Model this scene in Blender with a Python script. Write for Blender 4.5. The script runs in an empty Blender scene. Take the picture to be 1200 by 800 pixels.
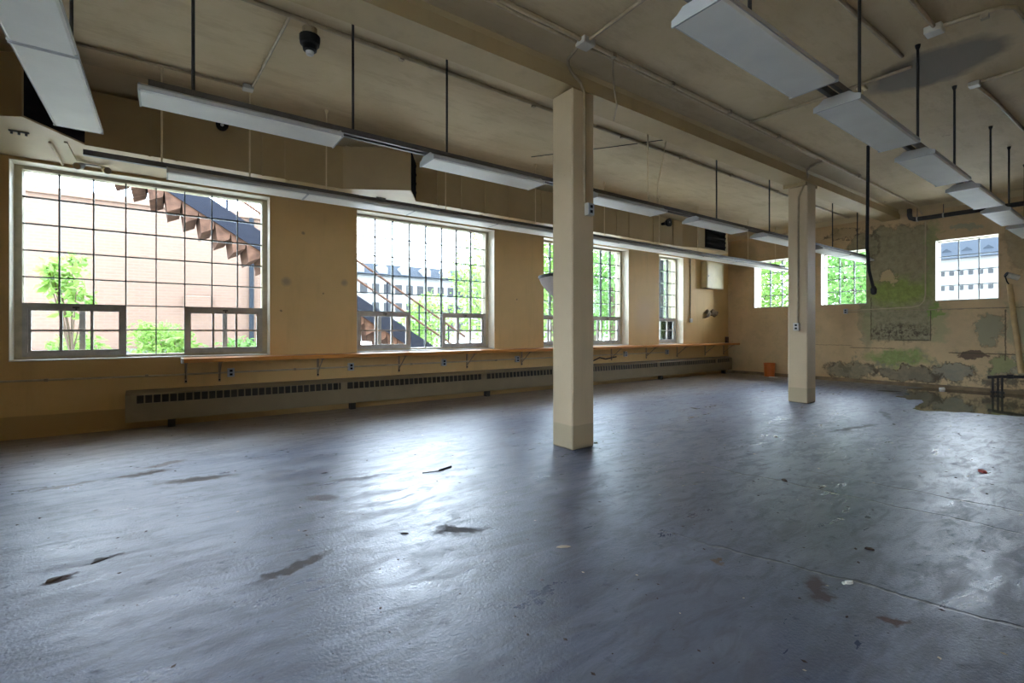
import bpy, math, random
from mathutils import Vector, Matrix
R = math.radians
random.seed(7)
sc = bpy.context.scene
col = sc.collection

# ------------------------------------------------------------ camera
# world: X runs along the window wall, Y towards the window wall, camera over the origin
cam_d = bpy.data.cameras.new('camera')
cam = bpy.data.objects.new('camera', cam_d)
col.objects.link(cam)
cam_d.sensor_width = 36.0
cam_d.lens = 560.0 / 1200.0 * 36.0
cam_d.shift_y = -13.0 / 1200.0
cam_d.clip_start = 0.05
cam_d.clip_end = 500
cam.location = (0, 0, 1.2)
cam.rotation_euler = (R(90), 0, math.atan2(775, 560) - R(90))
sc.camera = cam

# ------------------------------------------------------------ sky (bright overcast day, no sun disc)
world = bpy.data.worlds.new('overcast_sky')
sc.world = world
world.use_nodes = True
wn = world.node_tree.nodes
wl = world.node_tree.links
wn.clear()
wo = wn.new('ShaderNodeOutputWorld')
wb = wn.new('ShaderNodeBackground')
wno = wn.new('ShaderNodeTexNoise')
wno.inputs['Scale'].default_value = 2.2
wno.inputs['Detail'].default_value = 4
wr = wn.new('ShaderNodeValToRGB')
wr.color_ramp.elements[0].position = 0.3
wr.color_ramp.elements[0].color = (0.63, 0.775, 1.0, 1)
wr.color_ramp.elements[1].position = 0.75
wr.color_ramp.elements[1].color = (0.80, 0.91, 1.0, 1)
wl.new(wno.outputs['Fac'], wr.inputs[0])
wl.new(wr.outputs[0], wb.inputs['Color'])
wb.inputs['Strength'].default_value = 4.0
wl.new(wb.outputs[0], wo.inputs['Surface'])

# ------------------------------------------------------------ view
vs = sc.view_settings
vs.view_transform = 'Standard'
vs.look = 'None'
vs.exposure = 2.88
vs.gamma = 1.0
vs.use_curve_mapping = False

# ============================================================ helpers
def tag(o, label=None, cat=None, group=None, kind=None):
    if label: o['label'] = label
    if cat: o['category'] = cat
    if group: o['group'] = group
    if kind: o['kind'] = kind
    return o

def empty(name, loc=(0, 0, 0), rz=0.0, parent=None):
    o = bpy.data.objects.new(name, None)
    col.objects.link(o)
    o.empty_display_size = 0.1
    o.location = loc
    o.rotation_euler = (0, 0, rz)
    if parent: o.parent = parent
    return o

def wpos(o):
    v = Vector((0, 0, 0))
    while o is not None:
        v += Vector(o.location)
        o = o.parent
    return v

class MB:
    def __init__(s):
        s.v = []; s.f = []; s.m = []
    def add(s, vs_, fs, mi=0):
        k = len(s.v)
        s.v += [tuple(p) for p in vs_]
        s.f += [tuple(i + k for i in f) for f in fs]
        s.m += [mi] * len(fs)
        return s
    def box(s, x0, x1, y0, y1, z0, z1, mi=0):
        vs_ = [(x, y, z) for z in (z0, z1) for y in (y0, y1) for x in (x0, x1)]
        return s.add(vs_, [(0, 2, 3, 1), (4, 5, 7, 6), (0, 1, 5, 4), (2, 6, 7, 3), (0, 4, 6, 2), (1, 3, 7, 5)], mi)
    def bbox(s, x0, x1, y0, y1, z0, z1, b=0.005, mi=0):
        # box with chamfered edges
        vs_ = []
        cx, cy, cz = (x0 + x1) / 2, (y0 + y1) / 2, (z0 + z1) / 2
        hx, hy, hz = (x1 - x0) / 2, (y1 - y0) / 2, (z1 - z0) / 2
        idx = {}
        for sx in (-1, 1):
            for sy in (-1, 1):
                for sz in (-1, 1):
                    for a in range(3):
                        d = [hx - b, hy - b, hz - b]
                        d[a] += b
                        idx[(sx, sy, sz, a)] = len(vs_)
                        vs_.append((cx + sx * d[0], cy + sy * d[1], cz + sz * d[2]))
        fs = []
        def face(pts):
            c = sum((Vector(vs_[i]) for i in pts), Vector()) / len(pts)
            n = (Vector(vs_[pts[1]]) - Vector(vs_[pts[0]])).cross(Vector(vs_[pts[2]]) - Vector(vs_[pts[0]]))
            if n.dot(c - Vector((cx, cy, cz))) < 0: pts = pts[::-1]
            fs.append(tuple(pts))
        for sg in (-1, 1):
            face([idx[(sg, -1, -1, 0)], idx[(sg, 1, -1, 0)], idx[(sg, 1, 1, 0)], idx[(sg, -1, 1, 0)]])
            face([idx[(-1, sg, -1, 1)], idx[(1, sg, -1, 1)], idx[(1, sg, 1, 1)], idx[(-1, sg, 1, 1)]])
            face([idx[(-1, -1, sg, 2)], idx[(1, -1, sg, 2)], idx[(1, 1, sg, 2)], idx[(-1, 1, sg, 2)]])
            for sg2 in (-1, 1):
                face([idx[(sg, sg2, -1, 0)], idx[(sg, sg2, 1, 0)], idx[(sg, sg2, 1, 1)], idx[(sg, sg2, -1, 1)]])
                face([idx[(sg, -1, sg2, 0)], idx[(sg, 1, sg2, 0)], idx[(sg, 1, sg2, 2)], idx[(sg, -1, sg2, 2)]])
                face([idx[(-1, sg, sg2, 1)], idx[(1, sg, sg2, 1)], idx[(1, sg, sg2, 2)], idx[(-1, sg, sg2, 2)]])
                for sg3 in (-1, 1):
                    face([idx[(sg, sg2, sg3, 0)], idx[(sg, sg2, sg3, 1)], idx[(sg, sg2, sg3, 2)]])
        return s.add(vs_, fs, mi)
    def prism(s, poly, axis, a0, a1, mi=0):
        # poly in the two other axes, extruded along axis
        n = len(poly)
        def P(u, v, a):
            return {'x': (a, u, v), 'y': (u, a, v), 'z': (u, v, a)}[axis]
        vs_ = [P(u, v, a0) for u, v in poly] + [P(u, v, a1) for u, v in poly]
        fs = [tuple(range(n))[::-1], tuple(range(n, 2 * n))]
        for i in range(n):
            j = (i + 1) % n
            fs.append((i, j, n + j, n + i))
        return s.add(vs_, fs, mi)
    def tube(s, pts, r, n=8, mi=0, caps=True):
        pts = [Vector(p) for p in pts]
        rs = r if isinstance(r, (list, tuple)) else [r] * len(pts)
        vs_ = []
        ref = None
        for i, p in enumerate(pts):
            if i == 0: d = pts[1] - p
            elif i == len(pts) - 1: d = p - pts[i - 1]
            else: d = (pts[i + 1] - p).normalized() + (p - pts[i - 1]).normalized()
            d.normalize()
            if ref is None:
                ref = Vector((0, 0, 1)) if abs(d.z) < 0.9 else Vector((1, 0, 0))
            u = (ref - d * ref.dot(d)).normalized()
            w = d.cross(u)
            ref = u
            for k in range(n):
                a = 2 * math.pi * k / n
                vs_.append(p + (u * math.cos(a) + w * math.sin(a)) * rs[i])
        fs = []
        for i in range(len(pts) - 1):
            for k in range(n):
                k2 = (k + 1) % n
                fs.append((i * n + k, i * n + k2, (i + 1) * n + k2, (i + 1) * n + k))
        if caps:
            fs.append(tuple(range(n))[::-1])
            b = (len(pts) - 1) * n
            fs.append(tuple(range(b, b + n)))
        return s.add(vs_, fs, mi)
    def lathe(s, prof, c, n=20, mi=0, half=None):
        # prof: list of (r, z) around vertical axis at c
        vs_ = []
        for r, z in prof:
            for k in range(n):
                a = 2 * math.pi * k / n
                vs_.append((c[0] + r * math.cos(a), c[1] + r * math.sin(a), c[2] + z))
        fs = []
        for i in range(len(prof) - 1):
            for k in range(n):
                k2 = (k + 1) % n
                fs.append((i * n + k, i * n + k2, (i + 1) * n + k2, (i + 1) * n + k))
        fs.append(tuple(range(n))[::-1])
        b = (len(prof) - 1) * n
        fs.append(tuple(range(b, b + n)))
        return s.add(vs_, fs, mi)
    def mesh(s, name, mats, off=(0, 0, 0), smooth=False):
        me = bpy.data.meshes.new(name)
        o = Vector(off)
        me.from_pydata([tuple(Vector(p) - o) for p in s.v], [], s.f)
        if not isinstance(mats, (list, tuple)): mats = [mats]
        for m in mats: me.materials.append(m)
        me.polygons.foreach_set('material_index', s.m)
        if smooth: me.polygons.foreach_set('use_smooth', [True] * len(me.polygons))
        me.update()
        return me
    def build(s, name, mats, parent=None, smooth=False, origin=None):
        off = wpos(parent) if parent else Vector(origin or (0, 0, 0))
        me = s.mesh(name, mats, off, smooth)
        o = bpy.data.objects.new(name, me)
        col.objects.link(o)
        if parent: o.parent = parent
        elif origin: o.location = origin
        return o

def inst(name, me, loc, parent=None, rot=(0, 0, 0), scale=(1, 1, 1)):
    o = bpy.data.objects.new(name, me)
    col.objects.link(o)
    o.location = loc
    o.rotation_euler = rot
    o.scale = scale
    if parent: o.parent = parent
    return o

def copy_tree(o, parent=None):
    c = o.copy()
    col.objects.link(c)
    c.parent = parent
    for ch in list(o.children): copy_tree(ch, c)
    return c

# ============================================================ materials
class NT:
    def __init__(s, name):
        s.m = bpy.data.materials.new(name)
        s.m.use_nodes = True
        s.t = s.m.node_tree
        s.n = s.t.nodes; s.l = s.t.links
        s.b = s.n['Principled BSDF']
        tc = s.n.new('ShaderNodeNewGeometry')
        s.pos = tc.outputs['Position']
    def lk(s, a, b): s.l.new(a, b)
    def noise(s, scale, detail=4, rough=0.55, vec=None, dist=0.0):
        n = s.n.new('ShaderNodeTexNoise')
        n.inputs['Scale'].default_value = scale
        n.inputs['Detail'].default_value = detail
        n.inputs['Roughness'].default_value = rough
        n.inputs['Distortion'].default_value = dist
        s.lk(vec if vec is not None else s.pos, n.inputs['Vector'])
        return n.outputs['Fac']
    def map(s, loc=(0, 0, 0), rot=(0, 0, 0), scale=(1, 1, 1), vec=None):
        n = s.n.new('ShaderNodeMapping')
        n.inputs['Location'].default_value = loc
        n.inputs['Rotation'].default_value = rot
        n.inputs['Scale'].default_value = scale
        s.lk(vec if vec is not None else s.pos, n.inputs['Vector'])
        return n.outputs['Vector']
    def ramp(s, f, stops):
        n = s.n.new('ShaderNodeValToRGB')
        e = n.color_ramp.elements
        while len(e) < len(stops): e.new(0.5)
        for i, (p, c) in enumerate(stops):
            e[i].position = p
            e[i].color = (c, c, c, 1) if isinstance(c, (int, float)) else (*c, 1)
        s.lk(f, n.inputs[0])
        return n.outputs[0]
    def mix(s, f, a, b, mode='MIX'):
        n = s.n.new('ShaderNodeMix')
        n.data_type = 'RGBA'
        n.blend_type = mode
        for inp, v in ((n.inputs[0], f), (n.inputs[6], a), (n.inputs[7], b)):
            if isinstance(v, (int, float)):
                inp.default_value = v if inp is n.inputs[0] else (v, v, v, 1)
            elif isinstance(v, tuple): inp.default_value = (*v, 1)
            else: s.lk(v, inp)
        return n.outputs[2]
    def math(s, op, a, b=None, clamp=False):
        n = s.n.new('ShaderNodeMath')
        n.operation = op
        n.use_clamp = clamp
        for i, v in enumerate((a, b)):
            if v is None: continue
            if isinstance(v, (int, float)): n.inputs[i].default_value = v
            else: s.lk(v, n.inputs[i])
        return n.outputs[0]
    def sep(s, vec=None):
        n = s.n.new('ShaderNodeSeparateXYZ')
        s.lk(vec if vec is not None else s.pos, n.inputs[0])
        return n.outputs
    def warp(s, scale, amt, vec=None, detail=4):
        # position displaced by noise, for ragged outlines
        n = s.n.new('ShaderNodeTexNoise')
        n.inputs['Scale'].default_value = scale
        n.inputs['Detail'].default_value = detail
        v = vec if vec is not None else s.pos
        s.lk(v, n.inputs['Vector'])
        a = s.n.new('ShaderNodeVectorMath'); a.operation = 'SUBTRACT'
        s.lk(n.outputs['Color'], a.inputs[0]); a.inputs[1].default_value = (0.5, 0.5, 0.5)
        b = s.n.new('ShaderNodeVectorMath'); b.operation = 'SCALE'
        s.lk(a.outputs[0], b.inputs[0]); b.inputs['Scale'].default_value = amt
        c = s.n.new('ShaderNodeVectorMath'); c.operation = 'ADD'
        s.lk(v, c.inputs[0]); s.lk(b.outputs[0], c.inputs[1])
        return c.outputs[0]
    def blob(s, vec, c, r, rot=0.0, soft=0.12):
        # 1 inside an ellipsoid patch, 0 outside
        m = s.n.new('ShaderNodeMapping')
        m.vector_type = 'TEXTURE'
        m.inputs['Location'].default_value = c
        m.inputs['Rotation'].default_value = rot if isinstance(rot, tuple) else (0, 0, rot)
        m.inputs['Scale'].default_value = r
        s.lk(vec, m.inputs['Vector'])
        l = s.n.new('ShaderNodeVectorMath'); l.operation = 'LENGTH'
        s.lk(m.outputs[0], l.inputs[0])
        q = s.n.new('ShaderNodeMapRange')
        q.inputs['From Min'].default_value = 1 - soft
        q.inputs['From Max'].default_value = 1 + soft
        q.inputs['To Min'].default_value = 1
        q.inputs['To Max'].default_value = 0
        s.lk(l.outputs['Value'], q.inputs['Value'])
        return q.outputs[0]
    def step(s, v, a, b):
        q = s.n.new('ShaderNodeMapRange')
        q.inputs['From Min'].default_value = a
        q.inputs['From Max'].default_value = b
        s.lk(v, q.inputs['Value'])
        return q.outputs[0]
    def slab(s, vec, y0, y1, z0, z1, soft=0.03):
        # rectangle in the Y/Z plane with soft edges
        o = s.sep(vec)
        f = s.math('MULTIPLY', s.step(o['Y'], y0 - soft, y0 + soft), s.step(o['Y'], y1 + soft, y1 - soft))
        g = s.math('MULTIPLY', s.step(o['Z'], z0 - soft, z0 + soft), s.step(o['Z'], z1 + soft, z1 - soft))
        return s.math('MULTIPLY', f, g)
    def out(s, color=None, rough=None, bump=None, bstr=0.2, bdist=0.01, metal=0.0, spec=0.5):
        if color is not None:
            if isinstance(color, tuple): s.b.inputs['Base Color'].default_value = (*color, 1)
            else: s.lk(color, s.b.inputs['Base Color'])
        if rough is not None:
            if isinstance(rough, (int, float)): s.b.inputs['Roughness'].default_value = rough
            else: s.lk(rough, s.b.inputs['Roughness'])
        s.b.inputs['Metallic'].default_value = metal
        s.b.inputs['Specular IOR Level'].default_value = spec
        if bump is not None:
            n = s.n.new('ShaderNodeBump')
            n.inputs['Strength'].default_value = bstr
            n.inputs['Distance'].default_value = bdist
            s.lk(bump, n.inputs['Height'])
            s.lk(n.outputs[0], s.b.inputs['Normal'])
        return s.m

def simple(name, c, rough=0.6, metal=0.0, var=0.12, scale=9.0, bump=0.0, spec=0.5):
    t = NT(name)
    f = t.noise(scale, 5)
    d = tuple(x * (1 - var) for x in c); u = tuple(min(1, x * (1 + var)) for x in c)
    cc = t.ramp(f, [(0.3, d), (0.7, u)])
    return t.out(cc, rough, f if bump else None, bump, 0.01, metal, spec)

M = {}
# --- cream wall paint with a browner painted dado and grime
def wall_paint(name, base, dado, dado_h=0.25, grime=0.35, marks=()):
    t = NT(name)
    z = t.sep(t.warp(6, 0.015))['Z']
    big = t.noise(1.3, 5, 0.6)
    c = t.mix(t.ramp(big, [(0.3, 0.0), (0.75, 1.0)]), base, tuple(x * 0.86 for x in base))
    lo = t.step(z, dado_h + 0.006, dado_h - 0.006)
    c = t.mix(lo, c, dado)
    fine = t.noise(14, 6, 0.7)
    st = t.noise(5, 5, 0.65, t.map(scale=(1, 1, 0.12)))
    c = t.mix(t.math('MULTIPLY', t.ramp(st, [(0.55, 0.0), (0.75, 1.0)]), grime), c, tuple(x * 0.62 for x in base))
    sp = t.noise(38, 3, 0.6)
    c = t.mix(t.math('MULTIPLY', t.ramp(sp, [(0.70, 0.0), (0.76, 1.0)]), 0.5), c, (0.16, 0.12, 0.08))
    for (mx_, my_, mz_, r_, mc) in marks:
        c = t.mix(t.math('MULTIPLY', t.blob(t.warp(25, .02), (mx_, my_, mz_), (r_, 1, r_), 0, .5), .7), c, mc)
    return t.out(c, 0.62, t.math('ADD', fine, t.math('MULTIPLY', sp, 0.3)), 0.12, 0.008, spec=0.35)
sc.cycles.transparent_max_bounces = 24
M['wall'] = wall_paint('cream_wall_paint', (0.73, 0.49, 0.21), (0.47, 0.315, 0.14), marks=((1.39, 7.45, 1.90, .055, (.30, .24, .16)), (2.21, 7.45, 1.93, .045, (.30, .24, .16)), (1.32, 7.45, 1.48, .014, (.08, .06, .05)),
    (1.9, 7.45, 1.75, .012, (.12, .09, .06)), (1.62, 7.45, 2.62, .02, (.2, .15, .1)), (5.5, 7.45, 1.8, .015, (.15, .11, .08)), (9.3, 7.45, 1.55, .35, (.62, .44, .25))))
M['column'] = wall_paint('column_paint', (0.63, 0.50, 0.325), (0.46, 0.375, 0.24), 0.245, 0.3)
M['beam'] = wall_paint('beam_paint', (0.47, 0.36, 0.19), (0.42, 0.33, 0.19), -1)
M['cove'] = wall_paint('cove_paint', (0.66, 0.52, 0.30), (0.42, 0.33, 0.19), -1, 0.1)

# --- peeling far wall
t = NT('peeling_wall_paint')
base = (0.66, 0.475, 0.26)
w1 = t.warp(34, 0.06, t.warp(12, 0.20, t.warp(3.5, 0.42))); w2 = w1
ws = t.warp(20, 0.03)
big = t.noise(1.6, 6, 0.65)
c = t.mix(t.ramp(big, [(0.3, 0.0), (0.75, 1.0)]), base, (0.52, 0.38, 0.22))
sq = t.math('MULTIPLY', t.ramp(t.noise(4, 8, 0.75), [(0.5, 0.0), (0.62, 1.0)]), 0.30)
c = t.mix(sq, c, (0.40, 0.31, 0.18))
mott = t.noise(9, 8, 0.75)
olive = t.ramp(mott, [(0.3, (0.19, 0.17, 0.10)), (0.5, (0.31, 0.28, 0.165)), (0.7, (0.41, 0.36, 0.235))])
# bare damp plaster of the pier below the beam and ragged patches around it
def patch(c, mask, colr, amt=1.0):
    return t.mix(t.math('MULTIPLY', mask, amt) if amt < 1 else mask, c, colr)
crack = t.ramp(t.noise(7, 6, 0.7), [(0.42, 0.0), (0.55, 1.0)])
def torn(c, mask, colr, amt=1.0, edge=0.8):
    # bare patch with a thin dark torn rim of paint
    c = t.mix(t.math('MULTIPLY', t.ramp(mask, [(0.47, 0.0), (0.53, 1.0)]), amt), c, colr)
    rim = t.math('MULTIPLY', t.ramp(mask, [(0.28, 0.0), (0.42, 1.0), (0.50, 1.0), (0.62, 0.0)]), crack)
    return t.mix(t.math('MULTIPLY', rim, edge), c, (0.10, 0.075, 0.045))
m = t.slab(w2, 2.98, 4.16, 1.50, 3.44, 0.14)
c = torn(c, m, olive, 0.9, 0.6)
c = torn(c, t.blob(w2, (13, 4.2, 3.1), (1, 0.30, 0.36), 0, .5), olive, 0.85, .6)
c = torn(c, t.blob(w2, (13, 1.55, 2.9), (1, 0.35, 0.55), 0, .5), olive, 0.5, .3)
c = patch(c, t.blob(w2, (13, 4.12, 1.35), (1, 0.16, 0.6)), olive, 0.6)
c = patch(c, t.blob(w2, (13, 2.95, 2.5), (1, 0.14, 0.95)), (0.30, 0.33, 0.14), 0.75)
c = patch(c, t.blob(w1, (13, 3.55, 2.05), (1, 0.55, 0.30), 0, 0.35), t.ramp(mott, [(0.35, (0.20, 0.24, 0.05)), (0.65, (0.33, 0.42, 0.08))]), 0.85)
c = torn(c, t.blob(w2, (13, 3.72, 2.40), (1, 0.17, 0.16), 0, .5), base, 0.75, .5)
c = patch(c, t.slab(ws, 2.99, 4.03, 0.98, 1.62, 0.02), olive, 0.95)
dk = t.math('MULTIPLY', t.slab(w1, 2.99, 4.03, 1.0, 1.32, 0.10), t.ramp(t.noise(11, 7, 0.75), [(0.47, 0.0), (0.56, 1.0)]))
c = patch(c, dk, (0.10, 0.075, 0.045))
c = patch(c, t.slab(w1, 4.03, 4.16, 1.0, 1.9, 0.05), (0.33, 0.34, 0.17), 0.55)
c = patch(c, t.slab(w1, 2.72, 2.99, 0.95, 1.62, 0.06), (0.34, 0.35, 0.18), 0.6)
c = patch(c, t.blob(w2, (13, 2.93, 1.55), (1, 0.07, 0.20)), (0.22, 0.34, 0.08), 0.8)
c = torn(c, t.blob(w2, (13, 2.12, 1.22), (1, 0.20, 0.26), 0, .4), (0.32, 0.30, 0.19), 0.9, .5)
c = patch(c, t.slab(w1, 1.2, 1.88, 0.9, 1.7, 0.06), (0.31, 0.31, 0.19), 0.7)
# blistered band low down
c = patch(c, t.blob(w1, (13, 3.55, 0.60), (1, 0.55, 0.17), 0, 0.3), t.ramp(mott, [(0.35, (0.17, 0.22, 0.06)), (0.65, (0.29, 0.42, 0.13))]), 0.85)
band = t.math('MULTIPLY', t.slab(w1, 0.5, 4.9, 0.06, 0.33, 0.08), t.ramp(t.noise(5.5, 8, 0.7), [(0.46, 0.0), (0.54, 1.0)]))
c = patch(c, band, (0.15, 0.12, 0.08), 0.95)
band2 = t.math('MULTIPLY', t.slab(w1, 0.5, 4.4, 0.20, 0.72, 0.12), t.ramp(t.noise(4.0, 7, 0.7), [(0.53, 0.0), (0.60, 1.0)]))
c = patch(c, band2, (0.27, 0.25, 0.16), 0.9)
c = patch(c, t.blob(w2, (13, 2.30, 0.72), (1, 0.22, 0.08)), (0.14, 0.09, 0.06), 0.95)
c = torn(c, t.blob(w2, (13, 2.65, 0.36), (1, 0.36, 0.16), 0, .5), (0.27, 0.25, 0.19), 0.85, .9)
c = torn(c, t.blob(w2, (13, 4.42, 0.26), (1, 0.45, 0.17), 0, .6), (0.29, 0.25, 0.16), 0.8, .9)
c = torn(c, t.blob(w2, (13, 3.4, 0.24), (1, 0.50, 0.15), 0, .6), (0.22, 0.19, 0.13), 0.85, .95)
c = torn(c, t.blob(w2, (13, 1.5, 0.55), (1, 0.35, 0.22), 0, .6), (0.32, 0.30, 0.21), 0.8, .9)
c = torn(c, t.blob(w2, (13, 1.95, 0.52), (1, 0.18, 0.14), 0, .5), (0.30, 0.31, 0.14), 0.9, .7)
c = patch(c, t.blob(w2, (13, 4.55, 0.30), (1, 0.12, 0.10)), (0.20, 0.17, 0.10), 0.9)
# peeled spots high on the wall and a soot arc in the corner
c = torn(c, t.blob(w2, (13, 4.6, 3.48), (1, 0.34, 0.09), 0, .6), (0.45, 0.34, 0.20), 0.8, .9)
c = patch(c, t.blob(w2, (13, 4.75, 3.55), (1, 0.10, 0.08)), (0.36, 0.28, 0.16), 0.7)
c = patch(c, t.blob(w2, (13, 2.45, 3.28), (1, 0.25, 0.07)), (0.36, 0.36, 0.24), 0.8)
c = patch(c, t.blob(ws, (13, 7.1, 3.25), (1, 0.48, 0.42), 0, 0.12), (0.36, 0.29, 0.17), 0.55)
# dark ragged seams of the old boarding
o = t.sep(ws)
def line(axis, at, w, o0, o1, oth):
    a = t.math('ABSOLUTE', t.math('SUBTRACT', o[axis], at))
    f = t.step(a, w, w * 0.4)
    g = t.math('MULTIPLY', t.step(o[oth], o0 - 0.01, o0 + 0.01), t.step(o[oth], o1 + 0.01, o1 - 0.01))
    return t.math('MULTIPLY', f, g)
for (ax, at, w, a0, a1, oth) in (('Y', 4.03, .012, .98, 1.95, 'Z'), ('Y', 2.985, .014, .98, 1.62, 'Z'), ('Y', 1.88, .014, .62, 1.6, 'Z'),
                                 ('Z', 1.635, .010, 0.6, 4.05, 'Y'), ('Z', 0.99, .018, 3.0, 3.6, 'Y'), ('Z', 0.745, .016, 1.7, 2.7, 'Y'),
                                 ('Z', 0.80, .010, 3.6, 4.45, 'Y'), ('Z', 0.85, .006, 4.4, 5.3, 'Y')):
    c = patch(c, line(ax, at, w, a0, a1, oth), (0.11, 0.085, 0.05), 0.85)
lo = t.step(t.sep(ws)['Z'], 0.075, 0.05)
c = patch(c, lo, (0.20, 0.14, 0.08), 0.8)
bmp = t.math('ADD', t.noise(12, 8, 0.7), t.math('MULTIPLY', t.math('ADD', m, band), -0.8))
M['peel'] = t.out(c, 0.65, bmp, 0.35, 0.012, spec=0.3)

# --- ceiling: dirty off-white plaster, bare patch over the right-hand row of lights
t = NT('ceiling_plaster')
big = t.noise(0.9, 6, 0.65, dist=0.4)
c = t.mix(t.ramp(big, [(0.3, 0.0), (0.7, 1.0)]), (0.575, 0.46, 0.285), (0.46, 0.36, 0.21))
st = t.noise(2.2, 8, 0.75, t.map(scale=(0.6, 2.2, 1)))
c = t.mix(t.math('MULTIPLY', t.ramp(st, [(0.5, 0.0), (0.62, 1.0)]), 0.30), c, (0.30, 0.22, 0.13))
wv = t.warp(4, 0.25)
c = t.mix(t.math('MULTIPLY', t.blob(wv, (6.15, 1.38, 3.8), (0.40, 0.52, 1), R(-8), 0.14), 0.85), c, (0.14, 0.125, 0.105))
pe = t.ramp(t.noise(3.1, 9, 0.75, t.map(loc=(3, 1, 0), scale=(1.0, 0.5, 1))), [(0.66, 0.0), (0.675, 1.0)])
far_ = t.step(t.sep()['X'], 6.0, 9.5)
c = t.mix(t.math('MULTIPLY', pe, far_), c, (0.17, 0.12, 0.08))
M['ceiling'] = t.out(c, 0.7, t.noise(16, 7, 0.7), 0.15, 0.01, spec=0.25)

# --- floor: worn blue-grey painted concrete
t = NT('painted_concrete_floor')
p = t.pos
n1 = t.noise(0.55, 7, 0.62, dist=0.6)
n2 = t.noise(2.6, 8, 0.68, t.map(rot=(0, 0, R(25)), scale=(0.45, 1.6, 1)), 0.5)
n3 = t.noise(11, 7, 0.7)
c = t.mix(t.ramp(n1, [(0.3, 0.0), (0.72, 1.0)]), (0.050, 0.060, 0.102), (0.105, 0.120, 0.172))
c = t.mix(t.math('MULTIPLY', t.ramp(n2, [(0.48, 0.0), (0.66, 1.0)]), 0.55), c, (0.22, 0.245, 0.305))
c = t.mix(t.math('MULTIPLY', t.ramp(n3, [(0.60, 0.0), (0.74, 1.0)]), 0.5), c, (0.055, 0.05, 0.055))
# brown dust along the window wall
y = t.sep(t.warp(1.4, 1.1))['Y']
c = t.mix(t.math('MULTIPLY', t.step(y, 5.1, 7.2), 0.85), c, (0.33, 0.25, 0.165))
x = t.sep(t.warp(1.4, 1.1))['X']
c = t.mix(t.math('MULTIPLY', t.step(x, 11.2, 12.9), 0.6), c, (0.27, 0.22, 0.15))
wv = t.warp(7, 0.20); wv2 = t.warp(24, 0.09, wv)
stn = None
for (cx, cy, rx, ry, rot, colr, amt) in (
        (-0.18, 5.06, 0.20, 0.06, 10, (0.11, 0.08, 0.06), .85), (0.20, 4.62, 0.26, 0.07, 165, (0.11, 0.085, 0.07), .85),
        (-0.02, 5.30, 0.16, 0.05, 20, (0.16, 0.11, 0.08), .7), (-0.62, 5.0, 0.18, 0.04, 10, (0.16, 0.12, 0.10), .6),
        (0.90, 3.58, 0.10, 0.07, 150, (0.13, 0.11, 0.11), .8), (0.53, 2.62, 0.20, 0.035, 15, (0.09, 0.075, 0.065), .85),
        (1.43, 2.51, 0.16, 0.05, 155, (0.07, 0.06, 0.06), .9), (2.36, 2.79, 0.22, 0.13, 20, (0.13, 0.125, 0.13), .55),
        (2.36, 2.80, 0.17, 0.10, 20, (0.24, 0.26, 0.30), .9), (1.15, 3.9, 0.35, 0.03, 170, (0.12, 0.11, 0.11), .6),
        (2.46, 0.96, 0.12, 0.05, 30, (0.09, 0.06, 0.045), .75), (2.44, 0.68, 0.05, 0.035, 0, (0.12, 0.07, 0.05), .8),
        (2.32, 1.38, 0.03, 0.015, 30, (0.20, 0.12, 0.06), .8), (-0.43, 3.15, 0.055, 0.035, 30, (0.05, 0.03, 0.025), .95),
        (-0.27, 3.28, 0.06, 0.02, 30, (0.06, 0.05, 0.05), .9), (6.9, 2.3, 0.5, 0.05, 170, (0.10, 0.09, 0.08), .7),
        (8.3, 2.4, 0.4, 0.04, 20, (0.09, 0.085, 0.085), .7), (1.8, 1.2, 0.5, 0.25, 40, (0.13, 0.135, 0.16), .5)):
    k = t.math('MULTIPLY', t.blob(wv2, (cx, cy, 0), (rx, ry, 1), R(rot), 0.35), amt)
    c = t.mix(k, c, colr)
    if colr[2] < 0.2: stn = k if stn is None else t.math('MAXIMUM', stn, k)
# cracks and slab joints
wc = t.warp(22, 0.03, t.warp(3, 0.16))
crk = None
for (x0, y0, x1, y1, w) in ((3.80, 3.35, 4.12, 0.35, .010), (4.40, 2.15, 4.62, 0.30, .010), (2.45, 1.60, 2.88, 0.10, .011),
                            (3.05, 4.9, 3.6, 3.3, .006), (6.4, 3.2, 6.9, 0.8, .008)):
    dx, dy = x1 - x0, y1 - y0
    L = math.hypot(dx, dy)
    k = t.blob(wc, ((x0 + x1) / 2, (y0 + y1) / 2, 0), (L / 2, w, 1), math.atan2(dy, dx), 0.5)
    crk = k if crk is None else t.math('MAXIMUM', crk, k)
c = t.mix(t.math('MULTIPLY', crk, 0.8), c, (0.04, 0.038, 0.036))
spk = t.ramp(t.noise(55, 2, 0.5), [(0.715, 0.0), (0.74, 1.0)])
c = t.mix(t.math('MULTIPLY', spk, 0.7), c, (0.07, 0.06, 0.055))
n4 = t.noise(3.2, 5, 0.6, t.map(rot=(0, 0, R(25)), scale=(0.6, 1.4, 1)))
n5 = t.noise(6.5, 8, 0.72, t.map(rot=(0, 0, R(-15)), scale=(0.5, 1.5, 1)), 0.8)
scuff = t.ramp(n5, [(0.46, 0.0), (0.60, 1.0)])
rg = t.mix(t.ramp(n2, [(0.35, 0.0), (0.65, 1.0)]), 0.25, 0.42)
rg = t.mix(scuff, rg, 0.48)
rg = t.mix(t.math('MULTIPLY', t.step(y, 5.4, 7.2), 0.8), rg, 0.55)
dull = t.math('MAXIMUM', stn, t.math('MAXIMUM', spk, t.math('MULTIPLY', t.ramp(n3, [(0.58, 0.0), (0.72, 1.0)]), 0.6)))
rg = t.mix(dull, rg, 0.75)
c = t.mix(t.math('MULTIPLY', scuff, 0.35), c, (0.075, 0.07, 0.07))
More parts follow.
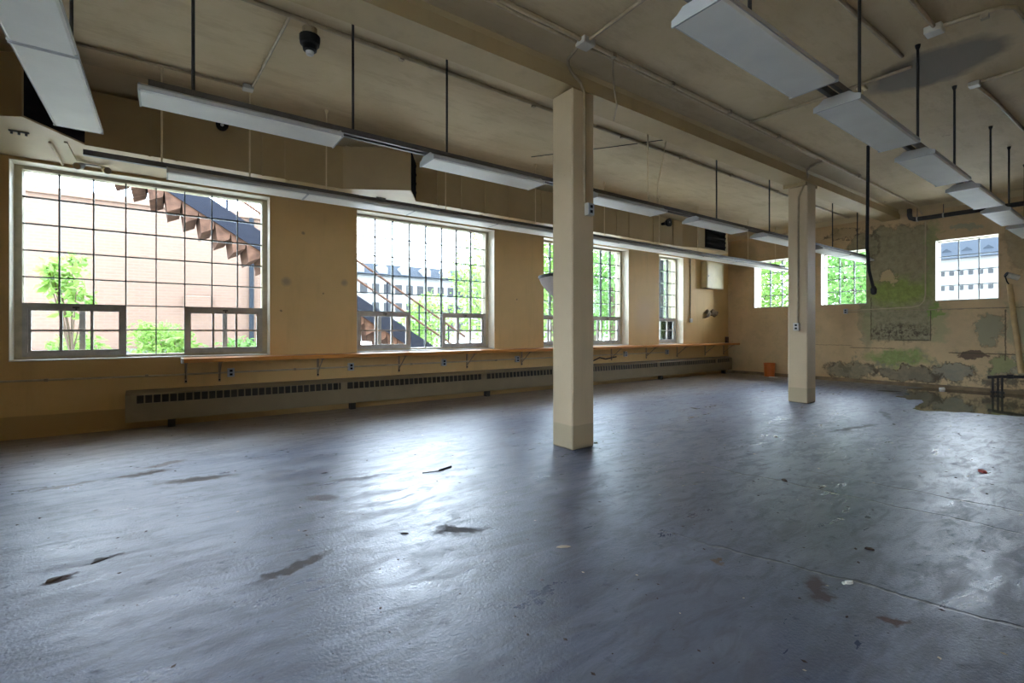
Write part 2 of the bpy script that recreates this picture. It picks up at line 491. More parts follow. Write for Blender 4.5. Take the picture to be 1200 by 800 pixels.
bm = t.math('ADD', t.math('ADD', t.math('MULTIPLY', t.noise(70, 4, 0.6), 0.8), t.math('MULTIPLY', n4, 0.7)), t.math('ADD', t.math('MULTIPLY', n5, 0.4), t.math('MULTIPLY', crk, -2.0)))
sp = t.mix(dull, 0.55, 0.06)
M['floor'] = t.out(c, rg, bm, 0.32, 0.010)
t.lk(sp, t.b.inputs['Specular IOR Level'])

# --- glass
def glass(name, tint, gl=0.9):
    m = bpy.data.materials.new(name)
    m.use_nodes = True
    n = m.node_tree.nodes; l = m.node_tree.links
    n.clear()
    o = n.new('ShaderNodeOutputMaterial')
    mx = n.new('ShaderNodeMixShader')
    tr = n.new('ShaderNodeBsdfTransparent'); tr.inputs[0].default_value = (*tint, 1)
    g = n.new('ShaderNodeBsdfGlossy'); g.inputs['Roughness'].default_value = 0.04
    fr = n.new('ShaderNodeFresnel'); fr.inputs['IOR'].default_value = 1.25
    nz = n.new('ShaderNodeTexNoise'); nz.inputs['Scale'].default_value = 9
    bp = n.new('ShaderNodeBump'); bp.inputs['Strength'].default_value = 0.08
    l.new(nz.outputs['Fac'], bp.inputs['Height']); l.new(bp.outputs[0], g.inputs['Normal'])
    l.new(fr.outputs[0], mx.inputs[0]); l.new(tr.outputs[0], mx.inputs[1]); l.new(g.outputs[0], mx.inputs[2])
    l.new(mx.outputs[0], o.inputs['Surface'])
    return m
M['glass'] = glass('clear_glass', (0.96, 0.965, 0.965))
M['block'] = glass('glass_block_face', (0.955, 0.96, 0.96))
def edgeglass():
    m = bpy.data.materials.new('glass_block_edge')
    m.use_nodes = True
    n = m.node_tree.nodes; l = m.node_tree.links
    n.clear()
    o = n.new('ShaderNodeOutputMaterial')
    mx = n.new('ShaderNodeMixShader'); mx.inputs[0].default_value = 0.14
    tr = n.new('ShaderNodeBsdfTransparent'); tr.inputs[0].default_value = (0.94, 0.97, 0.96, 1)
    d = n.new('ShaderNodeBsdfTranslucent'); d.inputs[0].default_value = (0.78, 0.86, 0.82, 1)
    l.new(tr.outputs[0], mx.inputs[1]); l.new(d.outputs[0], mx.inputs[2])
    l.new(mx.outputs[0], o.inputs['Surface'])
    return m
M['bedge'] = edgeglass()
M['mortar'] = simple('dark_mortar', (0.07, 0.07, 0.07), 0.8)
M['steel'] = simple('painted_steel_sash', (0.42, 0.40, 0.37), 0.5, var=0.15)
M['reveal'] = simple('window_frame_paint', (0.50, 0.44, 0.31), 0.55, var=0.15)
M['lining'] = simple('pale_lit_reveal_paint', (0.82, 0.77, 0.63), 0.5, var=0.06, scale=5)  # white far jambs; on the large windows jamb light painted into the colour
M['sill'] = simple('pale_sill', (0.62, 0.60, 0.56), 0.5)
M['duct'] = simple('painted_duct', (0.40, 0.295, 0.15), 0.5, var=0.06, scale=3)
M['ductdark'] = simple('louvre_black', (0.012, 0.011, 0.012), 0.9, spec=0.03)
M['white'] = simple('white_enamel', (0.80, 0.82, 0.82), 0.35, var=0.03, scale=3)
M['lens'] = simple('white_prismatic_diffuser', (0.92, 0.91, 0.82), 0.45, var=0.04, scale=5)
M['grey'] = simple('grey_enamel', (0.47, 0.48, 0.47), 0.4, var=0.05)
M['rail'] = simple('dark_rail', (0.085, 0.08, 0.075), 0.45, var=0.2)
M['rod'] = simple('black_rod', (0.02, 0.02, 0.02), 0.5)
M['rodcream'] = simple('cream_rod', (0.62, 0.50, 0.30), 0.5)
M['conduit'] = simple('painted_conduit', (0.50, 0.40, 0.25), 0.5, var=0.15)
M['conduitd'] = simple('grimy_shaded_conduit', (0.34, 0.27, 0.17), 0.5, var=0.2)  # darker tone also paints in the shadow lines of the column conduits
M['jbox'] = simple('junction_box_metal', (0.50, 0.48, 0.42), 0.45)
M['plate'] = simple('outlet_plate', (0.42, 0.46, 0.52), 0.4, var=0.05)
M['black'] = simple('black_plastic', (0.010, 0.010, 0.011), 0.55, spec=0.2)
M['iron'] = simple('black_iron_pipe', (0.022, 0.018, 0.018), 0.55, var=0.4, bump=0.3)
M['heater'] = simple('heater_enamel', (0.235, 0.185, 0.11), 0.45, var=0.08, scale=4)
M['heaterin'] = simple('heater_fins', (0.03, 0.025, 0.02), 0.6)
M['bracket'] = simple('bracket_paint', (0.33, 0.25, 0.16), 0.55)
M['skirt'] = simple('dirty_brown_kerb', (0.20, 0.145, 0.085), 0.7, var=0.35, scale=6)
M['bowl'] = simple('dusty_enamel', (0.42, 0.35, 0.31), 0.6)
M['orange'] = simple('orange_plastic', (0.55, 0.13, 0.02), 0.45)
M['paper'] = simple('white_scrap', (0.75, 0.75, 0.72), 0.6)
M['cream'] = simple('cream_cabinet', (0.72, 0.62, 0.36), 0.5, var=0.05)
M['rag'] = simple('brown_rag', (0.26, 0.19, 0.12), 0.9, var=0.4, scale=30)
M['poleW'] = simple('wooden_pole', (0.50, 0.35, 0.16), 0.5)
M['roller'] = simple('roller_nap', (0.80, 0.74, 0.64), 0.9)
M['redchip'] = simple('red_brown_chip', (0.30, 0.05, 0.04), 0.6)
M['dirt'] = simple('dark_dirt', (0.05, 0.032, 0.025), 0.9, var=0.4, scale=60)
M['chip'] = simple('wood_chip', (0.48, 0.40, 0.30), 0.7)
t = NT('varnished_shelf_wood')
g = t.noise(6, 6, 0.6, t.map(scale=(0.35, 9, 9)))
M['shelf'] = t.out(t.ramp(g, [(0.25, (0.46, 0.16, 0.03)), (0.75, (0.72, 0.31, 0.07))]), 0.35, g, 0.1, 0.004)
# puddle
t = NT('still_dirty_water')
c = t.ramp(t.noise(1.4, 5), [(0.3, (0.055, 0.06, 0.03)), (0.7, (0.10, 0.09, 0.055))])
M['water'] = t.out(c, 0.035, t.noise(3, 2), 0.01, 0.004, spec=0.6)
# outside
t = NT('orange_brick')
bk = t.n.new('ShaderNodeTexBrick')
t.lk(t.map(rot=(R(-90), 0, 0)), bk.inputs['Vector'])
bk.inputs['Scale'].default_value = 1.0
bk.inputs['Brick Width'].default_value = 0.22
bk.inputs['Row Height'].default_value = 0.075
bk.inputs['Mortar Size'].default_value = 0.008
bk.inputs['Color1'].default_value = (0.108, 0.066, 0.044, 1)
bk.inputs['Color2'].default_value = (0.096, 0.058, 0.039, 1)
bk.inputs['Mortar'].default_value = (0.112, 0.080, 0.062, 1)
M['brick'] = t.out(bk.outputs['Color'], 0.85)
M['stone'] = simple('pale_stone', (0.085, 0.085, 0.083), 0.8)
M['slate'] = simple('blue_grey_roof', (0.016, 0.020, 0.025), 0.9, spec=0.05)
M['dimwin'] = simple('dark_window', (0.018, 0.019, 0.020), 0.8, spec=0.1)
M['rust'] = simple('rusty_steel', (0.052, 0.029, 0.020), 0.9, var=0.5, scale=6, spec=0.1)
M['bluesteel'] = simple('dark_blue_steel', (0.009, 0.011, 0.017), 0.9, spec=0.1)
M['grass'] = simple('pale_gravel_ground', (0.55, 0.53, 0.48), 0.95, var=0.12, scale=2)
M['bark'] = simple('bark', (0.06, 0.045, 0.03), 0.9)
def leafmat(name, a, b):
    t = NT(name)
    f = t.noise(5, 3)
    cc = t.ramp(f, [(0.3, a), (0.7, b)])
    m = t.out(cc, 0.6)
    n = t.n; l = t.l
    tl = n.new('ShaderNodeBsdfTranslucent')
    l.new(cc, tl.inputs[0])
    mx = n.new('ShaderNodeMixShader'); mx.inputs[0].default_value = 0.5
    l.new(t.b.outputs[0], mx.inputs[1]); l.new(tl.outputs[0], mx.inputs[2])
    l.new(mx.outputs[0], n['Material Output'].inputs['Surface'])
    return m
M['leaf'] = leafmat('spring_leaves', (0.085, 0.185, 0.03), (0.16, 0.27, 0.055))
M['leaf2'] = leafmat('summer_leaves', (0.06, 0.16, 0.033), (0.115, 0.22, 0.05))
M['hill'] = simple('hazy_hill', (0.021, 0.025, 0.030), 0.95, scale=0.3, spec=0.05)

# ============================================================ room shell
XB, XF = -4.0, 13.0          # wall behind / far wall
YR, YW = -3.0, 7.45          # right wall / window wall
ZC = 3.80
TH = 0.36

def st(o):
    o['kind'] = 'structure'
    return o

st(MB().box(XB - .3, XF + .36, YR - .3, YW + .36, -0.2, 0).build('floor', M['floor']))
st(MB().box(XB - .3, XF + .36, YR - .3, YW + .36, ZC, ZC + 0.2).build('ceiling', M['ceiling']))

def wall_with_holes(name, mat, axis, p0, p1, a0, a1, holes):
    # axis: the running axis; p0..p1 thickness; holes: (u0,u1,z0,z1)
    b = MB()
    us = sorted(set([a0, a1] + [h[0] for h in holes] + [h[1] for h in holes]))
    zs = sorted(set([0.0, ZC] + [h[2] for h in holes] + [h[3] for h in holes]))
    for i in range(len(us) - 1):
        z_run = None
        for j in range(len(zs) - 1):
            um, zm = (us[i] + us[i + 1]) / 2, (zs[j] + zs[j + 1]) / 2
            solid = not any(h[0] < um < h[1] and h[2] < zm < h[3] for h in holes)
            if solid and z_run is None: z_run = zs[j]
            if z_run is not None and (not solid or j == len(zs) - 2):
                z_end = zs[j] if not solid else zs[j + 1]
                if axis == 'x': b.box(us[i], us[i + 1], p0, p1, z_run, z_end)
                else: b.box(p0, p1, us[i], us[i + 1], z_run, z_end)
                z_run = None
    return st(b.build(name, mat))

WZ0, WZ1 = 0.855, 3.08
LW = [(-1.40, 1.18), (2.40, 4.98), (6.17, 8.75), (9.87, 10.87)]
FW = [(5.76, 6.70), (4.12, 5.06), (1.97, 2.91)]
FZ0, FZ1 = 1.81, 3.07
wall_with_holes('wall_left', M['wall'], 'x', YW, YW + TH, XB, XF + TH, [(a, b, WZ0, WZ1) for a, b in LW])
wall_with_holes('wall_far', M['peel'], 'y', XF, XF + TH, YR, YW, [(a, b, FZ0, FZ1) for a, b in FW])
FILLW = [(-0.6, 1.98)]  # added unseen window behind the camera, fills the room and columns with light
wall_with_holes('wall_near', M['wall'], 'y', XB - TH, XB, YR, YW, [(a, b, WZ0, WZ1) for a, b in FILLW])
RW = []
wall_with_holes('wall_right', M['wall'], 'x', YR - TH, YR, XB - TH, XF + TH, [(a, b, WZ0, WZ1) for a, b in RW])
# plaster coves where ceiling and walls meet
st(MB().prism([(6.22, ZC), (YW, ZC), (YW, 3.60)], 'x', XB, 11.35).build('trim_1', M['cove']))
st(MB().prism([(12.80, ZC + .001), (XF, ZC + .001), (XF, 3.72)], 'y', YR, YW).build('trim_2', M['cove']))
# low concrete kerb at the foot of the far wall
st(MB().prism([(12.90, 0), (XF, 0), (XF, 0.075), (12.96, 0.06)], 'y', YR, YW).build('baseboard_far', M['skirt']))

# ------------------------------------------------------------ glass block windows
P = 0.305
def block_mesh(axis, frame_dep=0.09):
    b = MB()
    h = (P - 0.0125) / 2
    d = frame_dep / 2
    bv = 0.008
    # front and back pillowed faces: outer ring at the edge, inner face slightly proud
    def pt(u, w, q): return (u, q, w) if axis == 'x' else (q, u, w)
    ring = lambda hh, q: [pt(-hh, -hh, q), pt(hh, -hh, q), pt(hh, hh, q), pt(-hh, hh, q)]
    vs_ = ring(h, -d + .008) + ring(h - bv, -d) + ring(h, d - .008) + ring(h - bv, d)
    fs = [(4, 5, 6, 7), (12, 15, 14, 13)]
    mi = [0, 0]
    for i in range(4):
        j = (i + 1) % 4
        fs += [(i, j, 4 + j, 4 + i), (8 + j, 8 + i, 12 + i, 12 + j), (j, i, 8 + i, 8 + j)]
        mi += [0, 0, 1]
    for f, k in zip(fs, mi): b.add([vs_[q] for q in f], [tuple(range(len(f)))], k)
    return b.mesh('glass_block', [M['block'], M['bedge']])
BMX, BMY = block_mesh('x'), block_mesh('y')

def hopper(parent, u0, u1, z0, z1, yc, cols=3, stay=True):
    b = MB()
    fw = 0.045
    d0, d1 = yc - 0.075, yc + 0.02
    b.box(u0, u0 + fw, d0, d1, z0, z1); b.box(u1 - fw, u1, d0, d1, z0, z1)
    b.box(u0 + fw, u1 - fw, d0, d1, z0, z0 + fw); b.box(u0 + fw, u1 - fw, d0, d1, z1 - fw * 1.3, z1)
    s = b.build('hopper_sash', M['steel'], parent)
    b = MB()
    iu0, iu1, iz0, iz1 = u0 + fw, u1 - fw, z0 + fw, z1 - fw * 1.3
    fi = 0.022
    e0, e1 = yc - 0.05, yc - 0.005
    b.box(iu0, iu0 + fi, e0, e1, iz0, iz1); b.box(iu1 - fi, iu1, e0, e1, iz0, iz1)
    b.box(iu0 + fi, iu1 - fi, e0, e1, iz0, iz0 + fi); b.box(iu0 + fi, iu1 - fi, e0, e1, iz1 - fi, iz1)
    us = [iu0 + (iu1 - iu0) * k / cols for k in range(cols + 1)]
    zm = (iz0 + iz1) / 2
    for u in us[1:-1]: b.box(u - .013, u + .013, e0, e1, iz0 + fi, iz1 - fi)
    for k in range(cols):
        b.box(us[k] + .013, us[k + 1] - .013, e0, e1, zm - .012, zm + .012)
    b.build('muntin_grid', M['steel'], s)
    for k in range(cols):
        for (za, zb) in ((iz0, zm), (zm, iz1)):
            MB().box(us[k] + .012, us[k + 1] - .012, yc - .028, yc - .024, za + .012, zb - .012).build('pane', M['glass'], s)
    uc = (u0 + u1) / 2
    lb = MB().box(uc - .03, uc + .03, d0 - .025, d0, z1 - .05, z1 - .03)
    lb.tube([(uc, d0 - .018, z1 - .03), (uc + .005, d0 - .03, z1 - .075)], .008, 6)
    lb.build('latch', M['rail'], s)
    if stay:
        # stay bar and storm track outside the sash
        MB().box(uc - .005, uc + .05, yc + .22, yc + .26, z0 + fw, z1 - fw).build('stay_bar', M['rail'], s)

def window(n, axis, u0, u1, z0, z1, cols, rows, face, hop=None, stay=True):
    # face: inner plane of the glazing; blocks centred behind it
    o = empty('window_%d' % n, ((u0 + u1) / 2, face, z0) if axis == 'x' else (face, (u0 + u1) / 2, z0))
    st(o)
    sg = 1 if face > 0 else -1
    def bx(b, ua, ub, da, db, za, zb):
        lo, hi = min(face + da * sg, face + db * sg), max(face + da * sg, face + db * sg)
        if axis == 'x': b.box(ua, ub, lo, hi, za, zb)
        else: b.box(lo, hi, ua, ub, za, zb)
    mu = ((u1 - u0) - cols * P) / 2
    mz = ((z1 - z0) - rows * P) / 2
    # frame
    b = MB()
    bx(b, u0, u0 + mu, -.02, .12, z0, z1); bx(b, u1 - mu, u1, -.02, .12, z0, z1)
    bx(b, u0 + mu, u1 - mu, -.02, .12, z1 - mz, z1); bx(b, u0 + mu, u1 - mu, -.02, .12, z0, z0 + mz)
    b.build('window_frame', M['reveal'], o)
    # sill slab
    b = MB()
    bx(b, u0, u1, -.215, -.02, z0, z0 + .014)
    b.build('window_sill', M['sill'], o)
    bu, bz = u0 + mu, z0 + mz
    # pale lining of the reveal, its colour lifted for the light on the jambs
    b = MB()
    e = .006
    bx(b, u0, u0 + e, -.219, -.02, z0 + .014, z1); bx(b, u1 - e, u1, -.219, -.02, z0 + .014, z1)
    bx(b, u0 + e, u1 - e, -.219, -.02, z1 - e, z1)
    b.build('reveal_lining', M['lining'], o)
    isblk = lambda c, r: not any(h[0] <= c < h[1] and r < h[2] for h in (hop or []))
    cells = [(c, r) for c in range(cols) for r in range(rows) if isblk(c, r)]
    for c, r in cells:
        u, z = bu + (c + .5) * P, bz + (r + .5) * P
        inst('glass_block', BMX if axis == 'x' else BMY,
             Vector((u, face + sg * .05, z) if axis == 'x' else (face + sg * .05, u, z)) - wpos(o), o)
    # mortar joints
    b = MB()
    j = 0.006
    for r in range(1, rows):
        run = None
        for c in range(cols + 1):
            ok = c < cols and (isblk(c, r) or isblk(c, r - 1))
            if ok and run is None: run = c
            if not ok and run is not None:
                bx(b, bu + run * P, bu + c * P, -.002, .05, bz + r * P - j, bz + r * P + j); run = None
    for c in range(1, cols):
        run = None
        for r in range(rows + 1):
            ok = r < rows and (isblk(c, r) or isblk(c - 1, r))
            if ok and run is None: run = r
            if not ok and run is not None:
                bx(b, bu + c * P - j, bu + c * P + j, -.002, .05, bz + run * P, bz + r * P); run = None
    b.build('mortar_joints', M['mortar'], o)
    for h in (hop or []):
        hopper(o, bu + h[0] * P, bu + h[1] * P, bz, bz + h[2] * P, face + .05, 3, stay)
    return o
GY = YW + 0.22
for i, (a, b) in enumerate(LW[:3]):
    window(i + 1, 'x', a, b, WZ0, WZ1, 8, 7, GY, [(0, 3, 2), (5, 8, 2)])
window(4, 'x', LW[3][0], LW[3][1], WZ0, WZ1, 3, 7, GY, [(0, 3, 2)], False)
for i, (a, b) in enumerate(FW):
    window(5 + i, 'y', a, b, FZ0, FZ1, 3, 4, XF + 0.22)
for i, (a, b) in enumerate(FILLW):
    window(8 + i, 'y', a, b, WZ0, WZ1, 8, 7, XB - 0.22)  # the added fill-light window, out of view
for i, (a, b) in enumerate(RW):
    window(9 + i, 'x', a, b, WZ0, WZ1, 8, 7, YR - 0.22)

# ============================================================ columns and beam
BZ = 3.63
def column(x0, y0, lab):
    b = MB().bbox(x0, x0 + .305, y0, y0 + .305, 0, BZ, 0.012)
    return tag(b.build('concrete_column', M['column'], origin=(x0, y0, 0)), lab, 'column', 'columns under the beam')
c1 = column(3.28, 3.51, 'square cream concrete column with the dark rimmed cone bowl on its side')
c2 = column(8.51, 3.51, 'square cream concrete column between the beam and the floor, nearer the peeling wall')
b = MB().prism([(3.50, BZ), (3.82, BZ), (3.84, ZC), (3.47, ZC), (3.50, ZC - .035)], 'x', XB, XF)
b.box(8.44, 8.89, 3.515, 3.86, BZ - .05, BZ + .02)
tag(b.build('ceiling_beam', M['beam']), 'cream painted concrete beam running along the ceiling over both columns', 'beam')

# ============================================================ supply duct along the window wall
DY0, DZ0, DZ1 = 6.57, 3.11, 3.685
d = empty('air_duct', (5.0, 7.0, DZ0))
MB().box(XB, 11.40, DY0, YW - .005, DZ0, DZ1).build('duct_trunk', M['duct'], d)
# standing seams
for x in (-3.1, -1.9, -0.15, 0.09, 0.96, 1.22, 3.35, 3.77, 4.21, 4.68, 5.4, 6.3, 7.0, 7.35, 7.72, 8.5, 9.2):
    w = .011
    MB().box(x - w, x + w, DY0 - .016, DY0, DZ0 - .012, DZ1).build('duct_seam', M['duct'], d)
for x in (-0.83, 1.25, 4.2, 6.6):
    MB().box(x - .012, x + .012, DY0, YW - .01, DZ0 - .012, DZ0).build('duct_seam', M['duct'], d)
def wedge(ax, apx, apy, cx, lo=DZ0, hi=DZ1, n=4):
    # wedge outlet: from the trunk at ax out to the apex, grille from apex back to cx
    o = MB().prism([(ax, DY0), (apx, apy), (cx, DY0)], 'z', lo, hi).build('diffuser_box', M['duct'], d)
    A, C = Vector((apx, apy, 0)), Vector((cx, DY0, 0))
    u = (C - A).normalized(); nrm = Vector((u.y, -u.x, 0))
    L = (C - A).length
    g = MB()
    def q(s, dd, z): return tuple(A + u * s + nrm * dd + Vector((0, 0, z)))
    e = .012
    g.add([q(e, .004, lo + .015), q(L - e, .004, lo + .015), q(L - e, .004, hi - .015), q(e, .004, hi - .015)], [(0, 1, 2, 3)])
    g.build('grille', M['ductdark'], o)
    for k in range(n):
        z = lo + (hi - lo) * (k + .7) / (n + .4)
        s = MB()
        a, bq, c_, dq = q(.02, .006, z), q(L - .02, .006, z), q(L - .02, .014, z + .03), q(.02, .014, z + .03)
        up = Vector((0, 0, .006))
        vs_ = [Vector(p) for p in (a, bq, c_, dq)] + [Vector(p) + up for p in (a, bq, c_, dq)]
        s.add(vs_, [(3, 2, 1, 0), (4, 5, 6, 7), (0, 1, 5, 4), (1, 2, 6, 5), (2, 3, 7, 6), (3, 0, 4, 7)])
        s.build('louvre', M['ductdark'], o)
    return o
wedge(-1.95, -1.05, 6.03, -0.68)
wedge(1.93, 2.70, 6.10, 2.99)
# last outlet: box with a front grille
o = MB().prism([(9.55, DY0), (9.98, 6.44), (11.22, 6.44), (11.30, DY0)], 'z', DZ0, DZ1).build('diffuser_box', M['duct'], d)
MB().box(10.24, 11.10, 6.432, 6.4395, 3.15, 3.62).build('grille', M['ductdark'], o)
for k in range(4):
    z = 3.18 + k * .11
    MB().prism([(6.43, z), (6.405, z + .05), (6.405, z + .056), (6.43, z + .006)], 'x', 10.25, 11.09).build('louvre', M['ductdark'], o)
tag(d, 'long brown painted air duct with wedge outlets above the large windows', 'duct')
# hanger straps (short rods) holding the duct up
for x in (-0.04, 0.46, 0.72, 2.0, 2.2, 2.55, 3.1, 4.7, 5.9, 6.25, 7.2, 7.8):
    MB().tube([(x, DY0 + .06, DZ1 - .01), (x, DY0 + .06, ZC + .03)], .02, 8).build('duct_hanger', M['rodcream'], d)

# ============================================================ pendant lights
def pendant_meshes():
    L, W = 1.29, 0.285
    # local: runs along X from 0 to L, centred in Y, bottom at z=0
    pr = [(-W / 2, .010), (W / 2, .010), (W / 2, .034), (W / 2 - .035, .046), (.075, .072), (-.075, .072), (-W / 2 + .035, .046), (-W / 2, .034)]
    h = MB().prism(pr, 'x', 0.005, L - .005)
    lens = MB()
    lens.prism([(-W / 2 + .006, .010), (-W / 2 + .018, 0), (W / 2 - .018, 0), (W / 2 - .006, .010)], 'x', .012, L - .012)
    cap = MB().prism([(-W / 2 - .002, 0), (W / 2 + .002, 0), (W / 2 + .002, .036), (W / 2 - .034, .050), (.078, .0755), (-.078, .0755), (-W / 2 + .034, .050), (-W / 2 - .002, .036)], 'x', -.0005, .010)
    return h.mesh('housing', M['grey']), lens.mesh('diffuser', M['lens']), cap.mesh('end_cap', M['grey'])
PH, PL, PC = pendant_meshes()
FZ = 2.735
def pendant(loc, rz, lab, group):
    o = empty('pendant_light', loc, rz)
    tag(o, lab, 'light', group)
    inst('housing', PH, (0, 0, 0), o)
    inst('diffuser', PL, (0, 0, 0), o)
    inst('end_cap', PC, (0, 0, 0), o)
    inst('end_cap', PC, (1.29 - .0095, 0, 0), o)
    return o
def rail(name, lab, axis, fixed, a0, a1, rods, rodmat, group, z=FZ + .078, double=False, rr=.011):
    r = empty(name, ((a0 + a1) / 2, fixed, z) if axis == 'x' else (fixed, (a0 + a1) / 2, z))
    b = MB()
    def bx(p, q, w0, w1, za, zb):
        if axis == 'x': b.box(p, q, fixed + w0, fixed + w1, za, zb)
        else: b.box(fixed + w0, fixed + w1, p, q, za, zb)
    if double:
        bx(a0, a1, -.05, -.022, z, z + .045); bx(a0, a1, .022, .05, z, z + .045)
        bx(a0, a0 + .02, -.022, .022, z, z + .045); bx(a1 - .02, a1, -.022, .022, z, z + .045)
    else:
        bx(a0, a1, -.022, .022, z, z + .05)
    b.build('rail_channel', M['rail'], r)
    for x in rods:
        p = (x, fixed) if axis == 'x' else (fixed, x)
        q = MB().tube([(*p, z + .004), (*p, ZC + .02)], rr, 8)
        ro = q.build('hanger_rod', rodmat, r)
        MB().lathe([(.012, -.04), (.019, -.02), (.022, 0)], (*p, ZC), 12).build('ceiling_cup', rodmat, ro)
    tag(r, lab, 'rail', group)
    return r
ords = ['nearest', 'second', 'third', 'fourth', 'fifth', 'sixth', 'seventh', 'eighth', 'ninth', 'tenth']
# row between the beam and the duct
rowA = [-0.15, 1.93, 4.01, 6.03, 7.92, 10.02, 11.36]
for i, x in enumerate(rowA):
    k = len(rowA) - 1 - i
    pendant((x, 4.01, FZ), 0, 'white pendant light beside the beam over the columns, %s to the peeling wall' % (ords[k] if k == 0 else ords[k] + ' closest'), 'pendant lights beside the beam')
rail('mounting_rail', 'dark double rail carrying the pendant lights beside the beam over the columns', 'x', 4.01, -0.1, 12.62,
     (0.15, 1.26, 2.14, 6.68, 8.28, 10.84, 12.13), M['rod'], 'light mounting rails', double=True)
# continuous row below the duct
for i in range(10):
    k = 9 - i
    pendant((0.0 + i * 1.292, 5.86, FZ - .005), 0, 'white pendant light of the unbroken row below the duct, %s to the peeling wall' % (ords[k] if k == 0 else ords[k] + ' closest'), 'pendant lights below the duct')
rail('mounting_rail', 'dark rail carrying the unbroken row of pendant lights below the duct', 'x', 5.86, -0.62, 12.9,
     (-0.04, 0.73, 1.53, 3.11, 4.69, 6.24, 7.77, 9.05, 11.08, 12.4), M['rodcream'], 'light mounting rails', z=FZ + .073, rr=.008)
# row on the other side of the beam
rowD = [2.10, 3.75, 5.45, 7.13, 8.80, 10.45]
for i, x in enumerate(rowD):
    k = len(rowD) - 1 - i
    pendant((x, 1.365, FZ + .015), 0, 'greyish pendant light of the row above the puddle, %s to the peeling wall' % (ords[k] if k == 0 else ords[k] + ' closest'), 'pendant lights above the puddle')
rail('mounting_rail', 'dark double rail carrying the pendant lights above the puddle', 'x', 1.365, 2.0, 11.85,
     (2.6, 4.17, 5.55, 6.80, 8.52, 9.68, 10.9), M['rod'], 'light mounting rails', z=FZ + .093, double=True)
# row running towards the window wall
for i, y in enumerate((3.67, 2.36)):
    pendant((-0.55, y, FZ + .015), R(90), ('pendant light at right angles to the duct with its end by the duct grille', 'pendant light at right angles to the duct, one further from the duct grille')[i], 'pendant lights at right angles to the duct')
rail('mounting_rail', 'dark rail carrying the pendant lights at right angles to the duct', 'y', -0.55, 2.3, 4.9,
     (2.7, 3.66, 4.6), M['rod'], 'light mounting rails', z=FZ + .093)

# ============================================================ baseboard heater
HX0, HX1 = -0.40, 12.92
hz = empty('baseboard_heater', ((HX0 + HX1) / 2, 7.38, 0.0))
edges = [HX0, 2.20, 4.70, 7.20, 9.70, 12.2, HX1]
for i in range(len(edges) - 1):
    a, e = edges[i], edges[i + 1]
    b = MB()
    y0 = 7.285
    b.prism([(y0, .10), (y0 + .012, .10), (y0 + .012, .318), (y0, .318)], 'x', a, e)
    b.prism([(y0 + .006, .418), (y0 + .02, .435), (YW - .004, .47), (YW - .004, .455), (y0 + .03, .418)], 'x', a, e)
    b.box(a, a + .01, y0 + .012, YW - .004, .10, .43)
    if i == 0: b.box(a, a + .10, y0 + .002, y0 + .012, .318, .42)
    b.box(e - .09, e - .001, y0 + .002, y0 + .02, .318, .42)
    cv = b.build('cover_section', M['heater'], hz)
    x = a + .10
    while x < e - .10:
        MB().prism([(y0, .318), (y0 + .010, .318), (y0 + .018, .42), (y0 + .008, .42)], 'x', x - .007, x + .007).build('grille_bar', M['heater'], cv)
        x += .082
    MB().box(a + .011, e - .001, y0 + .035, YW - .006, .13, .412).build('fin_core', M['heaterin'], cv)
for x in (0.05, 2.3, 4.75, 7.3, 9.8, 12.6):
    MB().box(x - .04, x + .04, 7.31, 7.40, 0, .10).build('foot', M['heaterin'], hz)
tag(hz, 'long brown baseboard heater with slotted top along the window wall', 'heater')

# ============================================================ wooden shelf with brackets
sh = empty('wall_shelf', (6.6, 7.3, .82))
MB().bbox(0.17, 12.98, 7.09, YW - .003, 0.800, 0.852, .004).build('shelf_board', M['shelf'], sh)
MB().box(0.145, 0.17, 7.12, 7.42, .79, .853).build('end_cap', M['sill'], sh)
for x in (0.20, 0.57, 1.82, 3.09, 4.38, 5.61, 6.9, 8.15, 9.37, 10.59, 11.84, 12.75):
    b = MB()
    b.box(x - .014, x + .014, YW - .016, YW - .002, .52, .800)
    b.box(x - .014, x + .014, 7.13, YW - .016, .786, .800)
    b.tube([(x, YW - .014, .58), (x, 7.17, .790)], .008, 6)
    br = b.build('shelf_bracket', M['bracket'], sh)
    MB().tube([(x, YW - .020, .545), (x, YW - .014, .545)], .012, 8).build('bolt', M['black'], br)
tag(sh, 'long varnished wooden shelf on brackets below the windows', 'shelf')

# ============================================================ electrics
def outlet(loc, nrm, lab, group='outlet boxes', mat='plate', s=1.0):
    # box on a wall; nrm is '-y' or '-x'
    w, h, dd = .07 * s, .115 * s, .05
    x, y, z = loc
    o = empty('outlet_box', loc)
    def bx(b, u0, u1, q0, q1, z0, z1):
        if nrm == '-y': b.box(x + u0, x + u1, y - q1, y - q0, z + z0, z + z1)
        else: b.box(x - q1, x - q0, y + u0, y + u1, z + z0, z + z1)
        return b
    bx(MB(), -w / 2 - .006, w / 2 + .006, 0, dd, -h / 2, h / 2).build('box', M['jbox'], o)
    bx(MB(), -w / 2 - .003, w / 2 + .003, dd, dd + .006, -h / 2 + .003, h / 2 - .003).build('face_plate', M[mat], o)
    for zz in (-.024, .024):
        bx(MB(), -.017, .017, dd + .006, dd + .009, (zz - .014) * s, (zz + .014) * s).build('socket', M['black'], o)
    tag(o, lab, 'outlet', group)
    return o
